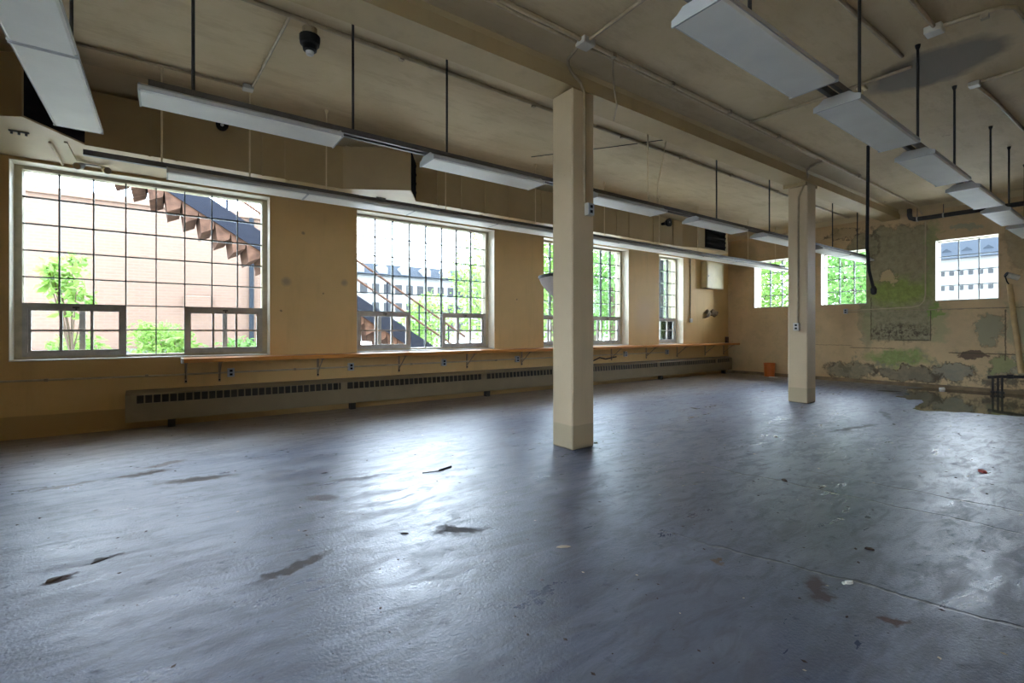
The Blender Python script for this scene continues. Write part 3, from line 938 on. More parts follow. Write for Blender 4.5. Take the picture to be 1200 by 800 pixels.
def conduit(name, pts, r, mat, lab, clamps=(), cat='conduit', group='conduits', boxes=()):
    o = MB().tube(pts, r, 8).build(name, M[mat])
    for (p, s) in clamps:
        MB().box(p[0] - s, p[0] + s, p[1] - s, p[1] + s, p[2] - s, p[2] + s).build('clamp', M['conduitd'], o)
    for (p, s) in boxes:
        MB().bbox(p[0] - s[0], p[0] + s[0], p[1] - s[1], p[1] + s[1], p[2] - s[2], p[2] + s[2], .006).build('junction_box', M['jbox'], o)
    return tag(o, lab, cat, group)
near = ['below the first window past the shelf end', 'between the shelf brackets below the pier of the two large windows']
for i, (x, z) in enumerate(((0.70, .635), (2.30, .64), (3.90, .643), (5.485, .647), (8.60, .655), (10.15, .66))):
    outlet((x, YW, z), '-y', ['outlet box below the shelf, closest to the white shelf end', 'second outlet box below the shelf counted from its white end',
           'third outlet box below the shelf counted from its white end', 'fourth outlet box below the shelf counted from its white end',
           'second last outlet box below the shelf before the peeling wall', 'last outlet box below the shelf before the peeling wall'][i], 'outlet boxes below the shelf')
conduit('wall_conduit', [(XB, YW - .018, .66), (0, YW - .018, .635), (10.15, YW - .018, .655)], .012, 'conduit', 'thin painted conduit along the window wall joining the outlet boxes',
        [((x, YW - .018, .64), .016) for x in (-1.1, -0.2, 1.5, 3.3, 5.0, 7.1, 9.4)])
conduit('wall_conduit', [(7.55, YW - .02, .53), (7.75, YW - .03, .60), (7.95, YW - .02, .56), (8.3, YW - .02, .60)], .014, 'iron', 'short rusty pipe stub below the shelf behind the near column')
outlet((3.49, 3.51, 2.43), '-y', 'outlet box high on the column with the cone bowl', 'outlet boxes on columns', 'plate', 1.05)
outlet((8.51, 3.665, 1.26), '-x', 'pale outlet box low on the column nearer the peeling wall', 'outlet boxes on columns', 'sill', 1.1)
outlet((13.0, 4.52, 1.65), '-x', 'outlet box on the peeling wall beside the bare plaster', 'outlet box on the peeling wall', 'plate', 1.0)

zc = ZC - .018
# two conduits beside the beam with a junction box
conduit('ceiling_conduit', [(XB, 3.08, zc), (3.0, 3.08, zc), (12.6, 3.12, zc), (12.8, 3.12, zc - .03), (12.93, 3.11, 3.66)], .020, 'conduit', 'conduit beside the beam starting at the ceiling junction box over the column',
        [((x, 3.08, zc), .022) for x in (1.5, 3.4, 4.3, 5.4, 6.6, 9.4)], boxes=[((3.04, 3.085, ZC - .03), (.07, .06, .03))])
conduit('ceiling_conduit', [(XB, 3.135, zc), (3.0, 3.135, zc), (7.9, 3.14, zc)], .016, 'conduit', 'thinner conduit running right beside the conduit along the beam')
conduit('ceiling_conduit', [(3.04, 3.03, zc), (2.98, 1.5, zc), (2.95, YR, zc)], .016, 'conduitd', 'conduit leaving the junction box over the column away from the windows')
conduit('ceiling_conduit', [(5.86, 3.08, zc), (5.90, 2.9, zc), (5.92, 1.5, zc)], .016, 'conduitd', 'conduit from the beam to the bare ceiling patch')
conduit('column_conduit', [(3.02, 3.14, zc), (3.10, 3.38, zc), (3.16, 3.44, zc - .01), (3.22, 3.452, 3.72), (3.36, 3.476, 3.68), (3.42, 3.488, 3.60), (3.43, 3.492, 3.5), (3.43, 3.492, 2.49)], .015, 'conduitd',
        'bent conduit running down the column with the cone bowl')  # darker material stands in for the conduit's shadow line
conduit('hanging_cable', [(3.42, 3.10, ZC), (3.50, 3.18, 3.73), (3.66, 3.30, 3.62), (3.84, 3.43, 3.56), (3.98, 3.60, 3.50)], .008, 'conduitd', 'loose cable hanging from the conduit beside the column', cat='cable', group='cables')
conduit('column_conduit', [(8.12, 3.10, zc), (8.25, 3.36, zc), (8.35, 3.45, zc - .01), (8.47, 3.49, 3.72), (8.495, 3.54, 3.62), (8.497, 3.60, 3.50), (8.497, 3.64, 3.40), (8.497, 3.645, 3.2), (8.497, 3.655, 1.31)], .015, 'conduitd',
        'bent conduit running down the column nearer the peeling wall')  # darkened here too, in place of its shadow line
conduit('ceiling_conduit', [(XB, 4.22, zc), (0.57, 4.24, zc), (3.6, 4.28, zc), (12.7, 4.38, zc)], .019, 'conduitd', 'conduit along the ceiling between the beam and the duct',
        [((x, 4.27 + .01 * x / 3, zc - .012), .02) for x in (1.8, 3.4, 4.9, 6.2, 7.6, 9.2)])
conduit('ceiling_conduit', [(-1.6, 5.80, zc), (0.70, 5.78, zc), (0.74, 5.70, zc), (0.82, 4.26, zc)], .014, 'conduitd', 'thin bent conduit on the ceiling in front of the duct', boxes=[((0.70, 5.76, ZC - .025), (.05, .05, .025))])
conduit('hanging_cable', [(4.4, 5.6, zc), (5.10, 4.6, zc), (5.48, 4.02, zc)], .006, 'rod', 'thin dark wire strung across the ceiling between beam and duct', cat='cable', group='cables')
conduit('hanging_cable', [(5.48, 4.02, zc), (5.42, 4.03, 3.5), (5.30, 4.02, 3.15), (5.26, 4.01, 2.89)], .007, 'rodcream', 'cream cable dropping to the pendant light behind the column', cat='cable', group='cables')
conduit('hanging_cable', [(5.08, 4.01, ZC - .02), (5.08, 4.01, 2.89)], .009, 'rodcream', 'straight cream hanger beside the dropping cream cable', cat='rod', group='cables', boxes=())
conduit('ceiling_conduit', [(3.0, 1.53, zc), (4.33, 1.525, zc), (5.62, 1.50, zc)], .018, 'conduitd', 'short conduit ending at the bare grey ceiling patch')
conduit('ceiling_conduit', [(3.0, 1.20, zc), (4.6, 1.20, zc), (5.33, 1.19, zc), (5.36, 1.0, zc), (5.42, .80, zc), (5.50, .74, zc), (6.2, .70, zc), (7.6, .66, zc)], .019, 'conduitd', 'conduit bending around the bare grey ceiling patch',
        [((5.40, .90, zc - .02), .025)], boxes=[((5.33, 1.20, ZC - .03), (.06, .06, .03))])
conduit('ceiling_conduit', [(6.85, 0.4, zc), (6.86, 1.22, zc), (7.6, 1.17, zc), (8.9, 1.13, zc), (11.5, 1.0, zc)], .018, 'conduitd', 'angled conduit with a box above the row of lights over the puddle', boxes=[((6.86, 1.22, ZC - .025), (.045, .045, .025))])
o = empty('sprinkler_head', (6.02, 1.95, ZC))
MB().bbox(5.97, 6.07, 1.91, 1.99, ZC - .035, ZC, .006).build('base', M['cream'], o)
MB().lathe([(.022, -.11), (.028, -.10), (.012, -.085), (.012, -.035)], (6.02, 1.95, ZC), 10).build('deflector', M['cream'], o)
tag(o, 'small cream sprinkler head on the ceiling by the bare grey patch', 'sprinkler')
conduit('hanging_cable', [(4.93, 1.55, 2.80), (4.92, 1.55, 2.4), (4.905, 1.55, 1.92), (4.95, 1.55, 1.72), (5.05, 1.55, 1.58)], .013, 'black', 'thick black cable hanging from the lights above the puddle', cat='cable', group='cables')
MB().lathe([(.010, 0), (.022, .012), (.024, .05), (.014, .075)], (5.06, 1.55, 1.515), 12).build('plug', M['black'], bpy.data.objects['hanging_cable.004'] if 'hanging_cable.004' in bpy.data.objects else None)
# conduit on the peeling wall
conduit('wall_conduit', [(12.985, 4.47, 1.665), (12.985, 3.28, 1.70), (12.985, 3.16, 1.73), (12.985, 3.09, 1.82), (12.985, 3.065, 1.95), (12.985, 3.065, 3.50)], .012, 'conduit', 'thin conduit bent upwards on the peeling wall')
conduit('wall_conduit', [(12.987, 4.47, 1.625), (12.987, 1.9, 1.64)], .008, 'conduitd', 'thin straight conduit across the bare plaster of the peeling wall')
MB_ = MB().tube([(11.16, YW - .016, 3.08), (11.16, YW - .016, 1.50)], .013, 8).build('wall_conduit', M['conduitd'])
MB().bbox(11.11, 11.21, YW - .05, YW - .002, 1.41, 1.51, .006).build('switch_box', M['jbox'], MB_)
tag(MB_, 'vertical conduit with a small switch box beside the last narrow window', 'conduit', 'conduits')
# black drain pipe high on the peeling wall
dp = MB().tube([(12.86, 3.30, ZC), (12.86, 3.30, 3.66), (12.86, 3.28, 3.59), (12.86, 3.21, 3.555), (12.86, 3.0, 3.55), (12.86, -2.9, 3.55)], .045, 14).build('drain_pipe', M['iron'], smooth=True)
for y in (3.17, 2.75, 1.3):
    MB().tube([(12.86, y - .012, 3.55), (12.86, y + .012, 3.55)], .052, 14).build('pipe_clamp', M['jbox'], dp)
    MB().tube([(12.86, y, 3.59), (12.86, y, ZC)], .007, 6).build('hanger_rod', M['rail'], dp)
tag(dp, 'black drain pipe with an elbow below the ceiling of the peeling wall', 'pipe')

# ============================================================ fittings
# dark bell shaped fitting under the ceiling
o = empty('ceiling_lampholder', (1.0, 4.36, ZC))
MB().lathe([(.05, -.07), (.06, -.05), (.06, 0)], (1.0, 4.36, ZC), 16).build('mount', M['conduitd'], o)
MB().lathe([(.04, -.20), (.055, -.19), (.062, -.15), (.078, -.14), (.085, -.10), (.085, -.07)], (1.0, 4.36, ZC), 18).build('shade', M['black'], o, smooth=False)
MB().lathe([(.012, -.235), (.03, -.225), (.035, -.20)], (1.0, 4.36, ZC), 14).build('bulb_socket', M['grey'], o)
tag(o, 'small black ceiling lampholder on the conduit between beam and duct', 'lampholder')
# round black horn at the duct
o = empty('round_speaker', (8.80, 6.40, 3.52))
MB().tube([(8.80, DY0 - .002, 3.53), (8.80, 6.46, 3.53)], [.03, .04], 12).build('neck', M['black'], o)
MB().tube([(8.80, 6.46, 3.53), (8.79, 6.40, 3.53), (8.79, 6.36, 3.53)], [.05, .085, .09], 18).build('horn', M['black'], o)
MB().tube([(8.79, 6.362, 3.53), (8.79, 6.352, 3.53)], [.02, .012], 10).build('centre_cap', M['grey'], o)
tag(o, 'round black speaker on the front of the duct', 'speaker')
o = empty('round_speaker', (0.52, 6.5, 3.55))
MB().tube([(0.52, DY0 - .002, 3.58), (0.52, 6.49, 3.58), (0.52, 6.45, 3.58)], [.03, .06, .065], 16).build('horn', M['black'], o)
MB().tube([(0.52, 6.452, 3.58), (0.52, 6.44, 3.58)], [.02, .012], 10).build('centre_cap', M['grey'], o)
tag(o, 'small black disc on the duct half hidden by a pendant light', 'speaker')
# twin flood lamp below the duct
o = empty('twin_flood_lamp', (-0.70, 7.25, 3.05))
b = MB().box(-0.80, -0.60, 7.23, 7.27, 3.080, DZ0 - .013)
b.build('mount_plate', M['jbox'], o)
for s, xx in ((-1, -0.76), (1, -0.60)):
    h = MB().tube([(xx, 7.25, 3.085), (xx + s * .02, 7.22, 3.05), (xx + s * .05, 7.15, 3.03)], [.018, .03, .04], 12).build('lamp_head', M['grey' if s < 0 else 'cream'], o)
    MB().tube([(xx + s * .05, 7.151, 3.03), (xx + s * .052, 7.143, 3.028)], [.034, .030], 12).build('lamp_lens', M['conduitd'], h)
tag(o, 'small twin flood lamp hanging below the duct over the first large window', 'lamp')
conduit('duct_drop_pipe', [(-0.95, 6.60, 3.085), (-0.955, 6.9, 3.082), (-0.96, 7.38, 3.08)], .012, 'conduit', 'short pipe below the duct leading to the twin flood lamp')
for (x, y, lab) in ((-1.15, 6.49, 'small dark bracket under the duct outlet with the large grille'), (2.50, 6.68, 'small bracket under the duct outlet above the second large window')):
    o = empty('duct_bracket', (x, y, DZ0))
    MB().box(x - .07, x + .07, y - .012, y + .012, DZ0 - .012, DZ0).build('strap', M['rail'], o)
    for dx in (-.05, 0.0, .05):
        MB().tube([(x + dx, y, DZ0 - .012), (x + dx, y, DZ0 - .035)], .010, 8).build('bolt', M['rail'], o)
    tag(o, lab, 'bracket')
# cone bowl on the column
o = empty('cone_bowl', (3.42, 3.815, 1.53))
b = MB()
n = 12
prof = [(.02, 0.0), (.06, .03), (.11, .10), (.15, .18), (.165, .245)]
vs_ = []
for r_, z_ in prof:
    for k in range(n + 1):
        a = math.pi * k / n
        vs_.append((3.42 + r_ * math.cos(a), 3.816 + r_ * math.sin(a) * 2.05, 1.53 + z_))
fs = []
for i in range(len(prof) - 1):
    for k in range(n):
        fs.append((i * (n + 1) + k, i * (n + 1) + k + 1, (i + 1) * (n + 1) + k + 1, (i + 1) * (n + 1) + k))
fs.append(tuple(range(n + 1))[::-1])
for i in range(len(prof) - 1): fs.append((i * (n + 1), (i + 1) * (n + 1), (i + 1) * (n + 1) + n, i * (n + 1) + n))
b.add(vs_, fs)
b.build('bowl', M['bowl'], o, smooth=True)
rim = [(3.42 + .17 * math.cos(math.pi * k / n), 3.816 + 0.17 * 2.05 * math.sin(math.pi * k / n)) for k in range(n + 1)]
MB().prism(rim, 'z', 1.768, 1.800).build('rim', M['black'], o)
tag(o, 'half cone white bowl with dark rim fixed to the side of the column', 'bowl')
# cabinet, rag and can by the corner
o = empty('wall_cabinet', (12.1, YW, 2.32))
MB().bbox(11.66, 12.50, YW - .16, YW - .002, 2.33, 3.05, .006).build('body', M['cream'], o)
MB().bbox(11.68, 12.48, YW - .176, YW - .16, 2.35, 3.03, .005).build('door', M['cream'], o)
MB().tube([(11.74, YW - .176, 2.66), (11.74, YW - .196, 2.66)], .014, 10).build('knob', M['jbox'], o)
tag(o, 'cream wall cabinet hanging high between the narrow window and the corner', 'cabinet')
b = MB()
for (sx, cx) in ((-1, 11.95), (1, 12.22)):
    vs_ = []; m_, k_ = 8, 6
    for i in range(m_):
        for j in range(k_):
            u = i / (m_ - 1); a = math.pi * (j / (k_ - 1))
            r_ = (.03 + .085 * math.sin(math.pi * min(1, u * .85)) ** .8) * (1 + .18 * math.sin(5 * u + 3 * a * sx))
            vs_.append((12.08 + sx * (.02 + u * .26), YW - .003 - r_ * math.sin(a), 1.68 + r_ * math.cos(a) * .9 - .07 * u * u * (1 if sx < 0 else .2)))
    fs = [(i * k_ + j, (i + 1) * k_ + j, (i + 1) * k_ + j + 1, i * k_ + j + 1) for i in range(m_ - 1) for j in range(k_ - 1)]
    b.add(vs_, fs)
b.bbox(12.05, 12.11, YW - .10, YW - .004, 1.60, 1.74, .02)
tag(b.build('twisted_rag', M['rag']), 'brown bow shaped rag stuck on the wall below the cream cabinet', 'rag')
o = empty('small_can', (12.78, 7.36, .852))
MB().lathe([(.045, 0), (.048, .006), (.048, .15), (.045, .155)], (12.78, 7.36, .852), 16).build('body', M['rust'], o)
MB().lathe([(.047, .155), (.047, .168), (.02, .171)], (12.78, 7.36, .852), 16).build('lid', M['rail'], o)
tag(o, 'small brown can standing on the shelf in the corner', 'can')
# orange bucket
o = empty('plastic_bucket', (12.74, 6.17, 0))
MB().lathe([(.118, 0), (.122, .006), (.133, .325), (.139, .327), (.139, .352), (.131, .352), (.120, .03)], (12.74, 6.17, 0), 24).build('body', M['orange'], o, smooth=False)
MB().tube([(12.74, 6.17 - .135, .31), (12.65, 6.10, .30), (12.615, 6.17, .28), (12.65, 6.24, .30), (12.74, 6.17 + .135, .31)], .005, 6).build('handle', M['orange'], o)
tag(o, 'orange plastic bucket standing against the far wall', 'bucket')
# paint roller on a wooden pole
o = empty('paint_roller', (12.63, 1.62, .399))
MB().tube([(12.63, 1.62, 0.412), (12.80, 1.80, 2.06)], [.045, .040], 14).build('pole', M['poleW'], o)
MB().tube([(12.80, 1.80, 2.05), (12.82, 1.835, 2.12), (12.835, 1.86, 2.22), (12.85, 1.845, 2.262), (12.88, 1.83, 2.24), (12.93, 1.76, 2.20)], .011, 8).build('frame', M['black'], o)
MB().tube([(12.868, 1.842, 2.252), (12.952, 1.70, 2.185)], .052, 16).build('roller_sleeve', M['roller'], o)
MB().tube([(12.866, 1.846, 2.253), (12.86, 1.856, 2.258)], .050, 16).build('sleeve_end', M['black'], o)
tag(o, 'paint roller with white sleeve on a wooden pole leaning on the peeling wall', 'paint roller')
# black pipe stub standing in the puddle
o = empty('pipe_manifold', (12.6, 1.9, 0))
MB().tube([(12.62, 2.06, .31), (12.62, 1.9, .335), (12.62, 1.5, .36), (12.62, 0.6, .36)], .028, 10).build('header_pipe', M['iron'], o)
for (x, y, h) in ((12.60, 1.99, .34), (12.66, 1.93, .33), (12.60, 1.865, .34)):
    p_ = MB().tube([(x, y, .0027), (x, y, h)], .016, 10).build('riser_pipe', M['iron'], o)
    MB().tube([(x, y, .02), (x, y, .06)], .034, 10).build('flange', M['iron'], p_)
MB().tube([(12.62, 1.80, .345), (12.62, 1.72, .352)], .040, 10).build('coupling', M['iron'], o)
MB().tube([(12.62, 1.42, .36), (12.60, 1.40, .43)], [.03, .02], 8).build('valve_stem', M['iron'], o)
tag(o, 'rusty black pipe stub on three risers standing in the puddle', 'pipe')

# ============================================================ puddle and litter on the floor
outl = [(12.90, 3.05), (12.3, 3.22), (11.8, 3.10), (11.2, 2.88), (10.7, 2.95), (10.45, 2.72), (10.6, 2.55), (9.9, 2.42), (9.3, 2.35), (9.15, 2.18),
        (9.35, 1.98), (9.5, 1.72), (9.55, 1.45), (9.7, 1.2), (9.9, 0.8), (10.2, 0.3), (10.6, -.3), (11.6, -.6), (12.90, -.7)]
pts = []
for i in range(len(outl)):
    p, q = Vector(outl[i]), Vector(outl[(i + 1) % len(outl)])
    for k in range(4):
        u = p.lerp(q, k / 4)
        if 0 < i < len(outl) - 1 and k: u += Vector((random.uniform(-.05, .05), random.uniform(-.05, .05)))
        pts.append(tuple(u))
tag(MB().prism(pts, 'z', 0.0, .0025).build('puddle', M['water']), 'shallow dirty puddle at the foot of the peeling wall', 'puddle')

def flake(name, mat, loc, s, rz, h, lab, n=7, cat='debris', group=None):
    b = MB()
    poly = []
    for k in range(n):
        a = 2 * math.pi * k / n
        rr = random.uniform(.7, 1.1)
        poly.append((s[0] * rr * math.cos(a), s[1] * rr * math.sin(a)))
    vs_ = [(x, y, 0) for x, y in poly] + [(x * .85, y * .85, h * random.uniform(.6, 1)) for x, y in poly]
    fs = [tuple(range(n))[::-1], tuple(range(n, 2 * n))] + [(i, (i + 1) % n, n + (i + 1) % n, n + i) for i in range(n)]
    b.add(vs_, fs)
    o = b.build(name, M[mat], origin=(0, 0, 0))
    o.location = (loc[0], loc[1], 0.0005)
    o.rotation_euler = (0, 0, R(rz))
    return tag(o, lab, cat, group)
b = MB()
b.prism([(-.12, -.008), (.02, -.012), (.035, .008), (-.12, .004)], 'z', 0, .004)
b.prism([(.02, -.012), (.16, .06), (.165, .075), (.03, .008)], 'z', 0, .012)
o = b.build('bent_strip', M['black']); o.location = (1.86, 3.68, .0005); o.rotation_euler = (0, 0, R(-10))
tag(o, 'bent black strip lying in the bright floor reflection', 'debris')
flake('plastic_scrap', 'paper', (2.625, .90), (.028, .010), 150, .012, 'crumpled clear white scrap lying on the dark floor', 9)
flake('plastic_scrap', 'paper', (2.60, .915), (.014, .010), 20, .010, 'tiny white scrap beside the crumpled white scrap', 6)
flake('plastic_scrap', 'paper', (12.55, 5.98), (.05, .14), 10, .02, 'flat white scrap on the floor beside the orange bucket', 8)
flake('paint_chip', 'redchip', (5.60, .945), (.05, .030), 60, .02, 'red brown chip lying in the bright reflection before the puddle', 6)
flake('wood_chip', 'chip', (1.785, 1.975), (.045, .010), 150, .008, 'pale wood chip on the open floor', 6)
flake('dirt_clump', 'dirt', (-0.443, 3.15), (.035, .022), 30, .008, 'dark brown clump of dirt on the blue floor', 9)
flake('dirt_clump', 'dirt', (-0.28, 3.275), (.045, .010), 30, .004, 'long flat dark scrap on the blue floor next to the dirt clump', 9)
flake('dirt_clump', 'dirt', (3.12, .975), (.028, .010), 120, .010, 'small dark chip on the floor near the crumpled white scrap', 6)
flake('dirt_clump', 'dirt', (4.0, 1.82), (.04, .015), 60, .012, 'dark chip lying beside the long floor crack', 6)
flake('dirt_clump', 'dirt', (1.14, 2.66), (.03, .008), 150, .006, 'thin dark chip beside the dark floor stain', 6)
flake('plaster_crumb', 'paper', (5.55, 2.62), (.025, .02), 0, .02, 'white plaster crumb on the open floor beyond the near column', 6)
flake('plaster_crumb', 'paper', (3.70, 3.60), (.03, .02), 0, .015, 'white plaster crumb at the foot of the near column', 6)
flake('plaster_crumb', 'paper', (12.75, 2.75), (.06, .05), 0, .05, 'pale plaster lump at the foot of the peeling wall', 8)
flake('dirt_clump', 'dirt', (11.55, 3.28), (.05, .20), 30, .01, 'long dark sliver at the edge of the puddle', 8)
# countless crumbs
b = MB()
rnd = random.Random(3)
for i in range(900):
    x = rnd.uniform(-2.0, 9.0); y = rnd.uniform(0.2, 7.0)
    if 3.2 < x < 3.65 and 3.45 < y < 3.9: continue
    s = rnd.uniform(.002, .007) * (1 + .10 * math.hypot(x, y))
    a = rnd.uniform(0, 6.28)
    u = (math.cos(a) * s * rnd.uniform(1, 2.2), math.sin(a) * s * 1.6); v = (-math.sin(a) * s, math.cos(a) * s)
    h = s * rnd.uniform(.2, .6)
    q = [(x + u[0], y + u[1]), (x + v[0], y + v[1]), (x - u[0], y - u[1]), (x - v[0], y - v[1])]
    b.add([(p[0], p[1], .0005) for p in q] + [(x, y, h)], [(0, 1, 4), (1, 2, 4), (2, 3, 4), (3, 0, 4)], 0 if rnd.random() < .85 else 1)
tag(b.build('floor_crumbs', [M['dirt'], M['chip']]), 'tiny dark crumbs scattered over the whole floor', 'debris', kind='stuff')

# ============================================================ outside
g = MB().box(-60, 160, YW + TH + .02, 160, -0.35, -0.15)
g.box(XB - TH - .02, XF + TH + .02, -80, YR - TH - .02, -0.35, -0.15)
g.box(XF + TH + .02, 160, -80, YW + TH + .02, -0.35, -0.15)
g.box(-60, XB - TH - .02, -80, YW + TH + .02, -0.35, -0.15)
st(g.build('ground', M['grass']))
# brick building
bb = empty('brick_building', (-3, 18, -.2))
MB().box(-14, 4.3, 15.0, 24, -0.2, 4.30).build('wall', M['brick'], bb)
MB().box(-14.1, 4.4, 14.93, 24.1, 4.30, 4.45).build('coping', M['brick'], bb)
MB().box(-14.02, 4.32, 14.94, 15.0, -0.2, 0.75).build('plinth', M['stone'], bb)
for x in (1.9, -5.2):
    MB().tube([(x, 14.92, -0.1), (x, 14.92, 4.3)], .06, 8).build('downpipe', M['slate'], bb)
MB().bbox(0.35, 0.95, 14.9, 15.0, 1.75, 2.1, .02).build('vent', M['brick'], bb)
tag(bb, 'orange brick building outside the first large window', 'building')
# steep covered conveyor / stair with a rusty toothed underside
cv = empty('covered_stair', (3, 11.5, 0))
def P2(x, z): return (x, z)
def slope(x): return 4.05 - 0.62 * (x - 0.2)
x0, x1 = -1.7, 6.6
MB().prism([(x0, slope(x0) - .30), (x1, slope(x1) - .30), (x1, slope(x1) + .12), (x0, slope(x0) + .12)], 'y', 11.3, 11.36).build('side_plate', M['bluesteel'], cv)
MB().prism([(x0, slope(x0) - .30), (x1, slope(x1) - .30), (x1, slope(x1) + .12), (x0, slope(x0) + .12)], 'y', 12.5, 12.56).build('side_plate', M['bluesteel'], cv)
nst = 30
for k in range(nst):
    xa = x0 + (x1 - x0) * k / nst; xb = x0 + (x1 - x0) * (k + 1) / nst
    za, zb = slope(xa), slope(xb)
    MB().prism([(xa, za - .30), (xb, zb - .30), (xb - .02, zb - .54 + .10), (xa + .05, zb - .54)], 'y', 11.34, 12.5).build('step', M['rust'], cv)
for k in range(9):
    x = -0.7 + k * .85
    MB().tube([(x, 11.33, slope(x) + .1), (x, 11.33, slope(x) + .95)], .022, 6).build('rail_post', M['bluesteel'], cv)
for dz in (.5, .95):
    MB().tube([(x0, 11.33, slope(x0) + dz), (x1, 11.33, slope(x1) + dz)], .028, 6).build('handrail', M['rust'], cv)
for x in (2.2, 3.3):
    for yy in (11.42, 12.44): MB().box(x - .05, x + .05, yy - .05, yy + .05, -.2, slope(x) - .45).build('trestle_leg', M['bluesteel'], cv)
tag(cv, 'rusty covered stair slanting down outside the two large windows', 'stair')
# long pale building far away
fb = empty('pale_building', (32, 64, 0))
MB().box(8, 75, 60, 72, -.2, 8.2).build('wall', M['stone'], fb)
MB().prism([(59.4, 8.2), (72.6, 8.2), (69, 10.2), (63, 10.2)], 'x', 7.5, 75.5).build('roof', M['slate'], fb)
wm = MB().box(-.45, .45, -.06, .06, 0, 1.3).mesh('window', M['dimwin'])
for r_ in range(3):
    for k in range(24): inst('window', wm, Vector((14 + k * 1.55, 59.98, 1.1 + r_ * 2.4)) - wpos(fb), fb)
dm = MB().prism([(-.6, 0), (.6, 0), (.6, .9), (0, 1.35), (-.6, .9)], 'y', -.9, .9).mesh('dormer', M['stone'])
for k in range(10): inst('dormer', dm, Vector((13.5 + k * 3.1, 61.0, 8.5)) - wpos(fb), fb)
tag(fb, 'long pale building with blue grey roof far outside the second large window', 'building')
hb = MB()
pr = [(-40, 0)] + [(-40 + 16 * k, 12 + 2.2 * math.sin(k * 1.3) + 1.3 * math.sin(k * 2.9)) for k in range(14)] + [(168, 0)]
hb.prism(pr, 'y', 100, 112)
st(hb.build('hills', M['hill']))
# pale building beyond the peeling wall
fb = empty('pale_building', (54, 9, 0))
MB().box(50, 60, 4.0, 14.2, -.2, 6.8).build('wall', M['stone'], fb)
MB().prism([(49.6, 6.8), (60.4, 6.8), (58, 8.6), (52, 8.6)], 'y', 3.6, 14.6).build('roof', M['slate'], fb)
wm2 = MB().box(-.06, .06, -.13, .13, 0, .38).mesh('window', M['dimwin'])
for r_ in range(5):
    for k in range(17): inst('window', wm2, Vector((49.98, 4.7 + k * .55, 0.9 + r_ * 1.15)) - wpos(fb), fb)
dm2 = MB().prism([(-.3, 0), (.3, 0), (.3, .45), (0, .7), (-.3, .45)], 'x', -.6, .6).mesh('dormer', M['slate'])
for k in range(8): inst('dormer', dm2, Vector((51.0, 4.6 + k * 1.2, 7.0)) - wpos(fb), fb)
tag(fb, 'pale building with rows of windows beyond the peeling wall', 'building')

def foliage(clumps, n, size, rnd):
    b = MB()
    tot = sum(c[1][0] * c[1][1] * c[1][2] for c in clumps)
    for (c, r) in clumps:
        k = max(20, int(n * r[0] * r[1] * r[2] / tot))
        for _ in range(k):
            while True:
                p = Vector((rnd.uniform(-1, 1), rnd.uniform(-1, 1), rnd.uniform(-1, 1)))
                if .25 < p.length < 1: break
            p = Vector((c[0] + p.x * r[0], c[1] + p.y * r[1], c[2] + p.z * r[2]))
            if p.z < -.1: continue
            d = Vector((rnd.gauss(0, 1), rnd.gauss(0, 1), rnd.gauss(-.2, .6))).normalized()
            e = d.cross(Vector((rnd.gauss(0, 1), rnd.gauss(0, 1), rnd.gauss(0, 1)))).normalized()
            nn = d.cross(e)
            s = size * rnd.uniform(.6, 1.3)
            b.add([p, p + d * s * .5 + e * s * .28 + nn * s * .1, p + d * s, p + d * s * .5 - e * s * .28 + nn * s * .1], [(0, 1, 2), (0, 2, 3)])
    return b
def tree(name, x, y, h, r, lab, cat='tree', n=2600, size=.16, mat='leaf', seed=1, low=0.0, group=None):
    rnd = random.Random(seed)
    o = empty(name, (x, y, -.15))
    b = MB()
    top = (x + rnd.uniform(-.2, .2), y, h * .75)
    b.tube([(x, y, -.2), (x + .05, y, h * .35), top], [.035 * h, .022 * h, .02] if h > 3 else [.03, .024, .012], 8)
    clumps = [((x, y, low + (h - low) * .55), (r, r, (h - low) * .48))]
    for k in range(7):
        a = rnd.uniform(0, 6.28)
        cx, cy, cz = x + math.cos(a) * r * .7, y + math.sin(a) * r * .7, low + (h - low) * rnd.uniform(.3, .9)
        clumps.append(((cx, cy, cz), (r * .45, r * .45, r * .4)))
        b.tube([(x + .03, y, h * .3), (cx, cy, cz)], [.03, .012] if h > 3 else [.014, .006], 6)
    b.build('trunk', M['bark'], o)
    f = foliage(clumps, n, size, rnd).build('foliage', M[mat], o)
    f['kind'] = 'stuff'
    return tag(o, lab, cat, group)
tree('leafy_shrub', -1.30, 10.6, 2.5, .30, 'slender tall leafy shrub before the brick building', 'shrub', 130, .17, 'leaf', 3, 1.3)
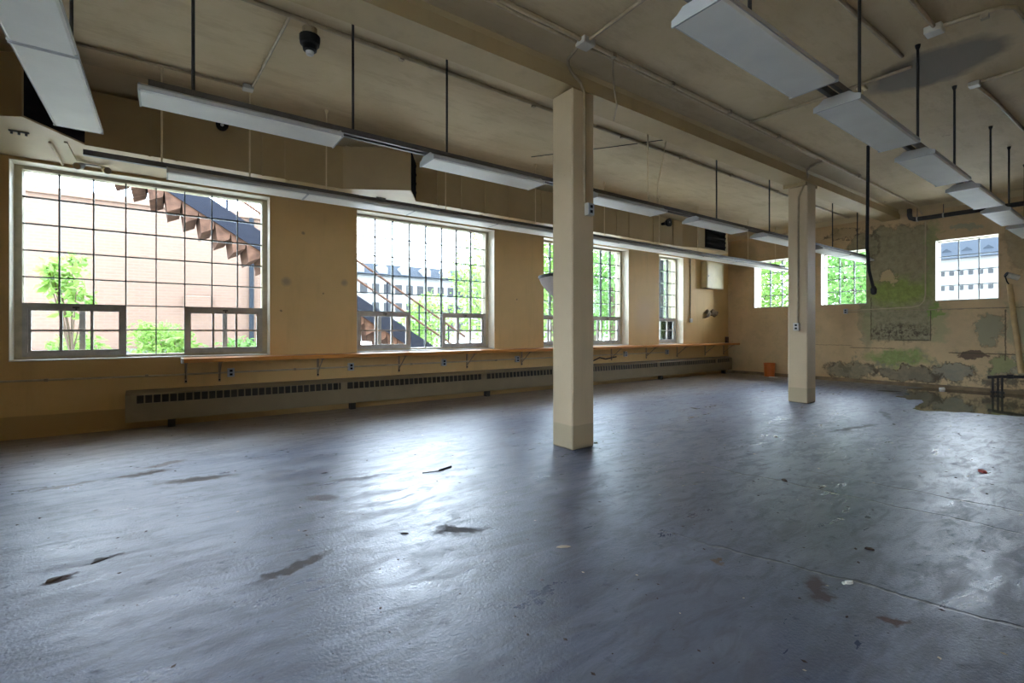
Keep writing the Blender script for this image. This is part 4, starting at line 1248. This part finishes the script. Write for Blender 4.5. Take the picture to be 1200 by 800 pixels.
tree('leafy_shrub', 0.0, 10.4, 1.35, .55, 'bushy low shrub filling the foot of the first large window', 'shrub', 1500, .12, 'leaf', 4)
tree('leafy_shrub', 1.15, 9.9, 1.05, .38, 'small low shrub at the foot of the slanted stair', 'shrub', 900, .11, 'leaf2', 5)
tree('leafy_shrub', -1.6, 13.2, 1.1, .5, 'low shrub beside the bushy one before the brick plinth', 'shrub', 700, .12, 'leaf', 15)
tree('leafy_tree', 9.3, 14.5, 4.9, 1.25, 'bright green tree at the edge of the second large window', n=2600, seed=6, low=.2)
tree('leafy_tree', 7.6, 15.5, 2.6, .9, 'low green tree between the slanted stair and the bright green tree', n=1300, seed=16)
for i, (x, y, h, r, lab) in enumerate(((14.5, 17.0, 6.0, 1.75, 'tree outside the third large window, next to the near column'), (18.95, 17.3, 6.6, 1.75, 'tree seen at the far jamb of the third large window'),
        (23.4, 17.2, 6.4, 1.75, 'tree outside the narrow window by the cream cabinet'), (17.5, 23.5, 8.0, 2.4, 'taller tree behind the one outside the third large window'),
        (24.2, 23.8, 8.2, 2.5, 'taller tree behind the one outside the narrow window'), (31.0, 23.5, 8.0, 2.5, 'tall tree beside the taller one outside the narrow window'))):
    tree('leafy_tree', x, y, h, r, lab, n=2700, seed=20 + i, size=.28, mat=('leaf', 'leaf2')[i % 2], group='trees outside the third and fourth windows')
for i, (x, y, h, r, lab) in enumerate(((23.5, 7.9, 6.0, 1.8, 'green tree outside the small window with the hanging light row end'), (23.8, 12.2, 6.4, 1.9, 'green tree outside the small window by the corner'),
        (30.0, 10.6, 7.2, 2.3, 'tree behind the two trees outside the small windows'), (30.0, 16.6, 7.4, 2.4, 'tall tree behind the tree outside the small window by the corner'))):
    tree('leafy_tree', x, y, h, r, lab, n=4200, seed=30 + i, size=.26, mat=('leaf2', 'leaf')[i % 2], group='trees beyond the peeling wall')
tree('leafy_shrub', 38, 8.6, 1.9, 1.0, 'round shrub before the pale building beyond the peeling wall', 'shrub', 700, .2, 'leaf2', 41)
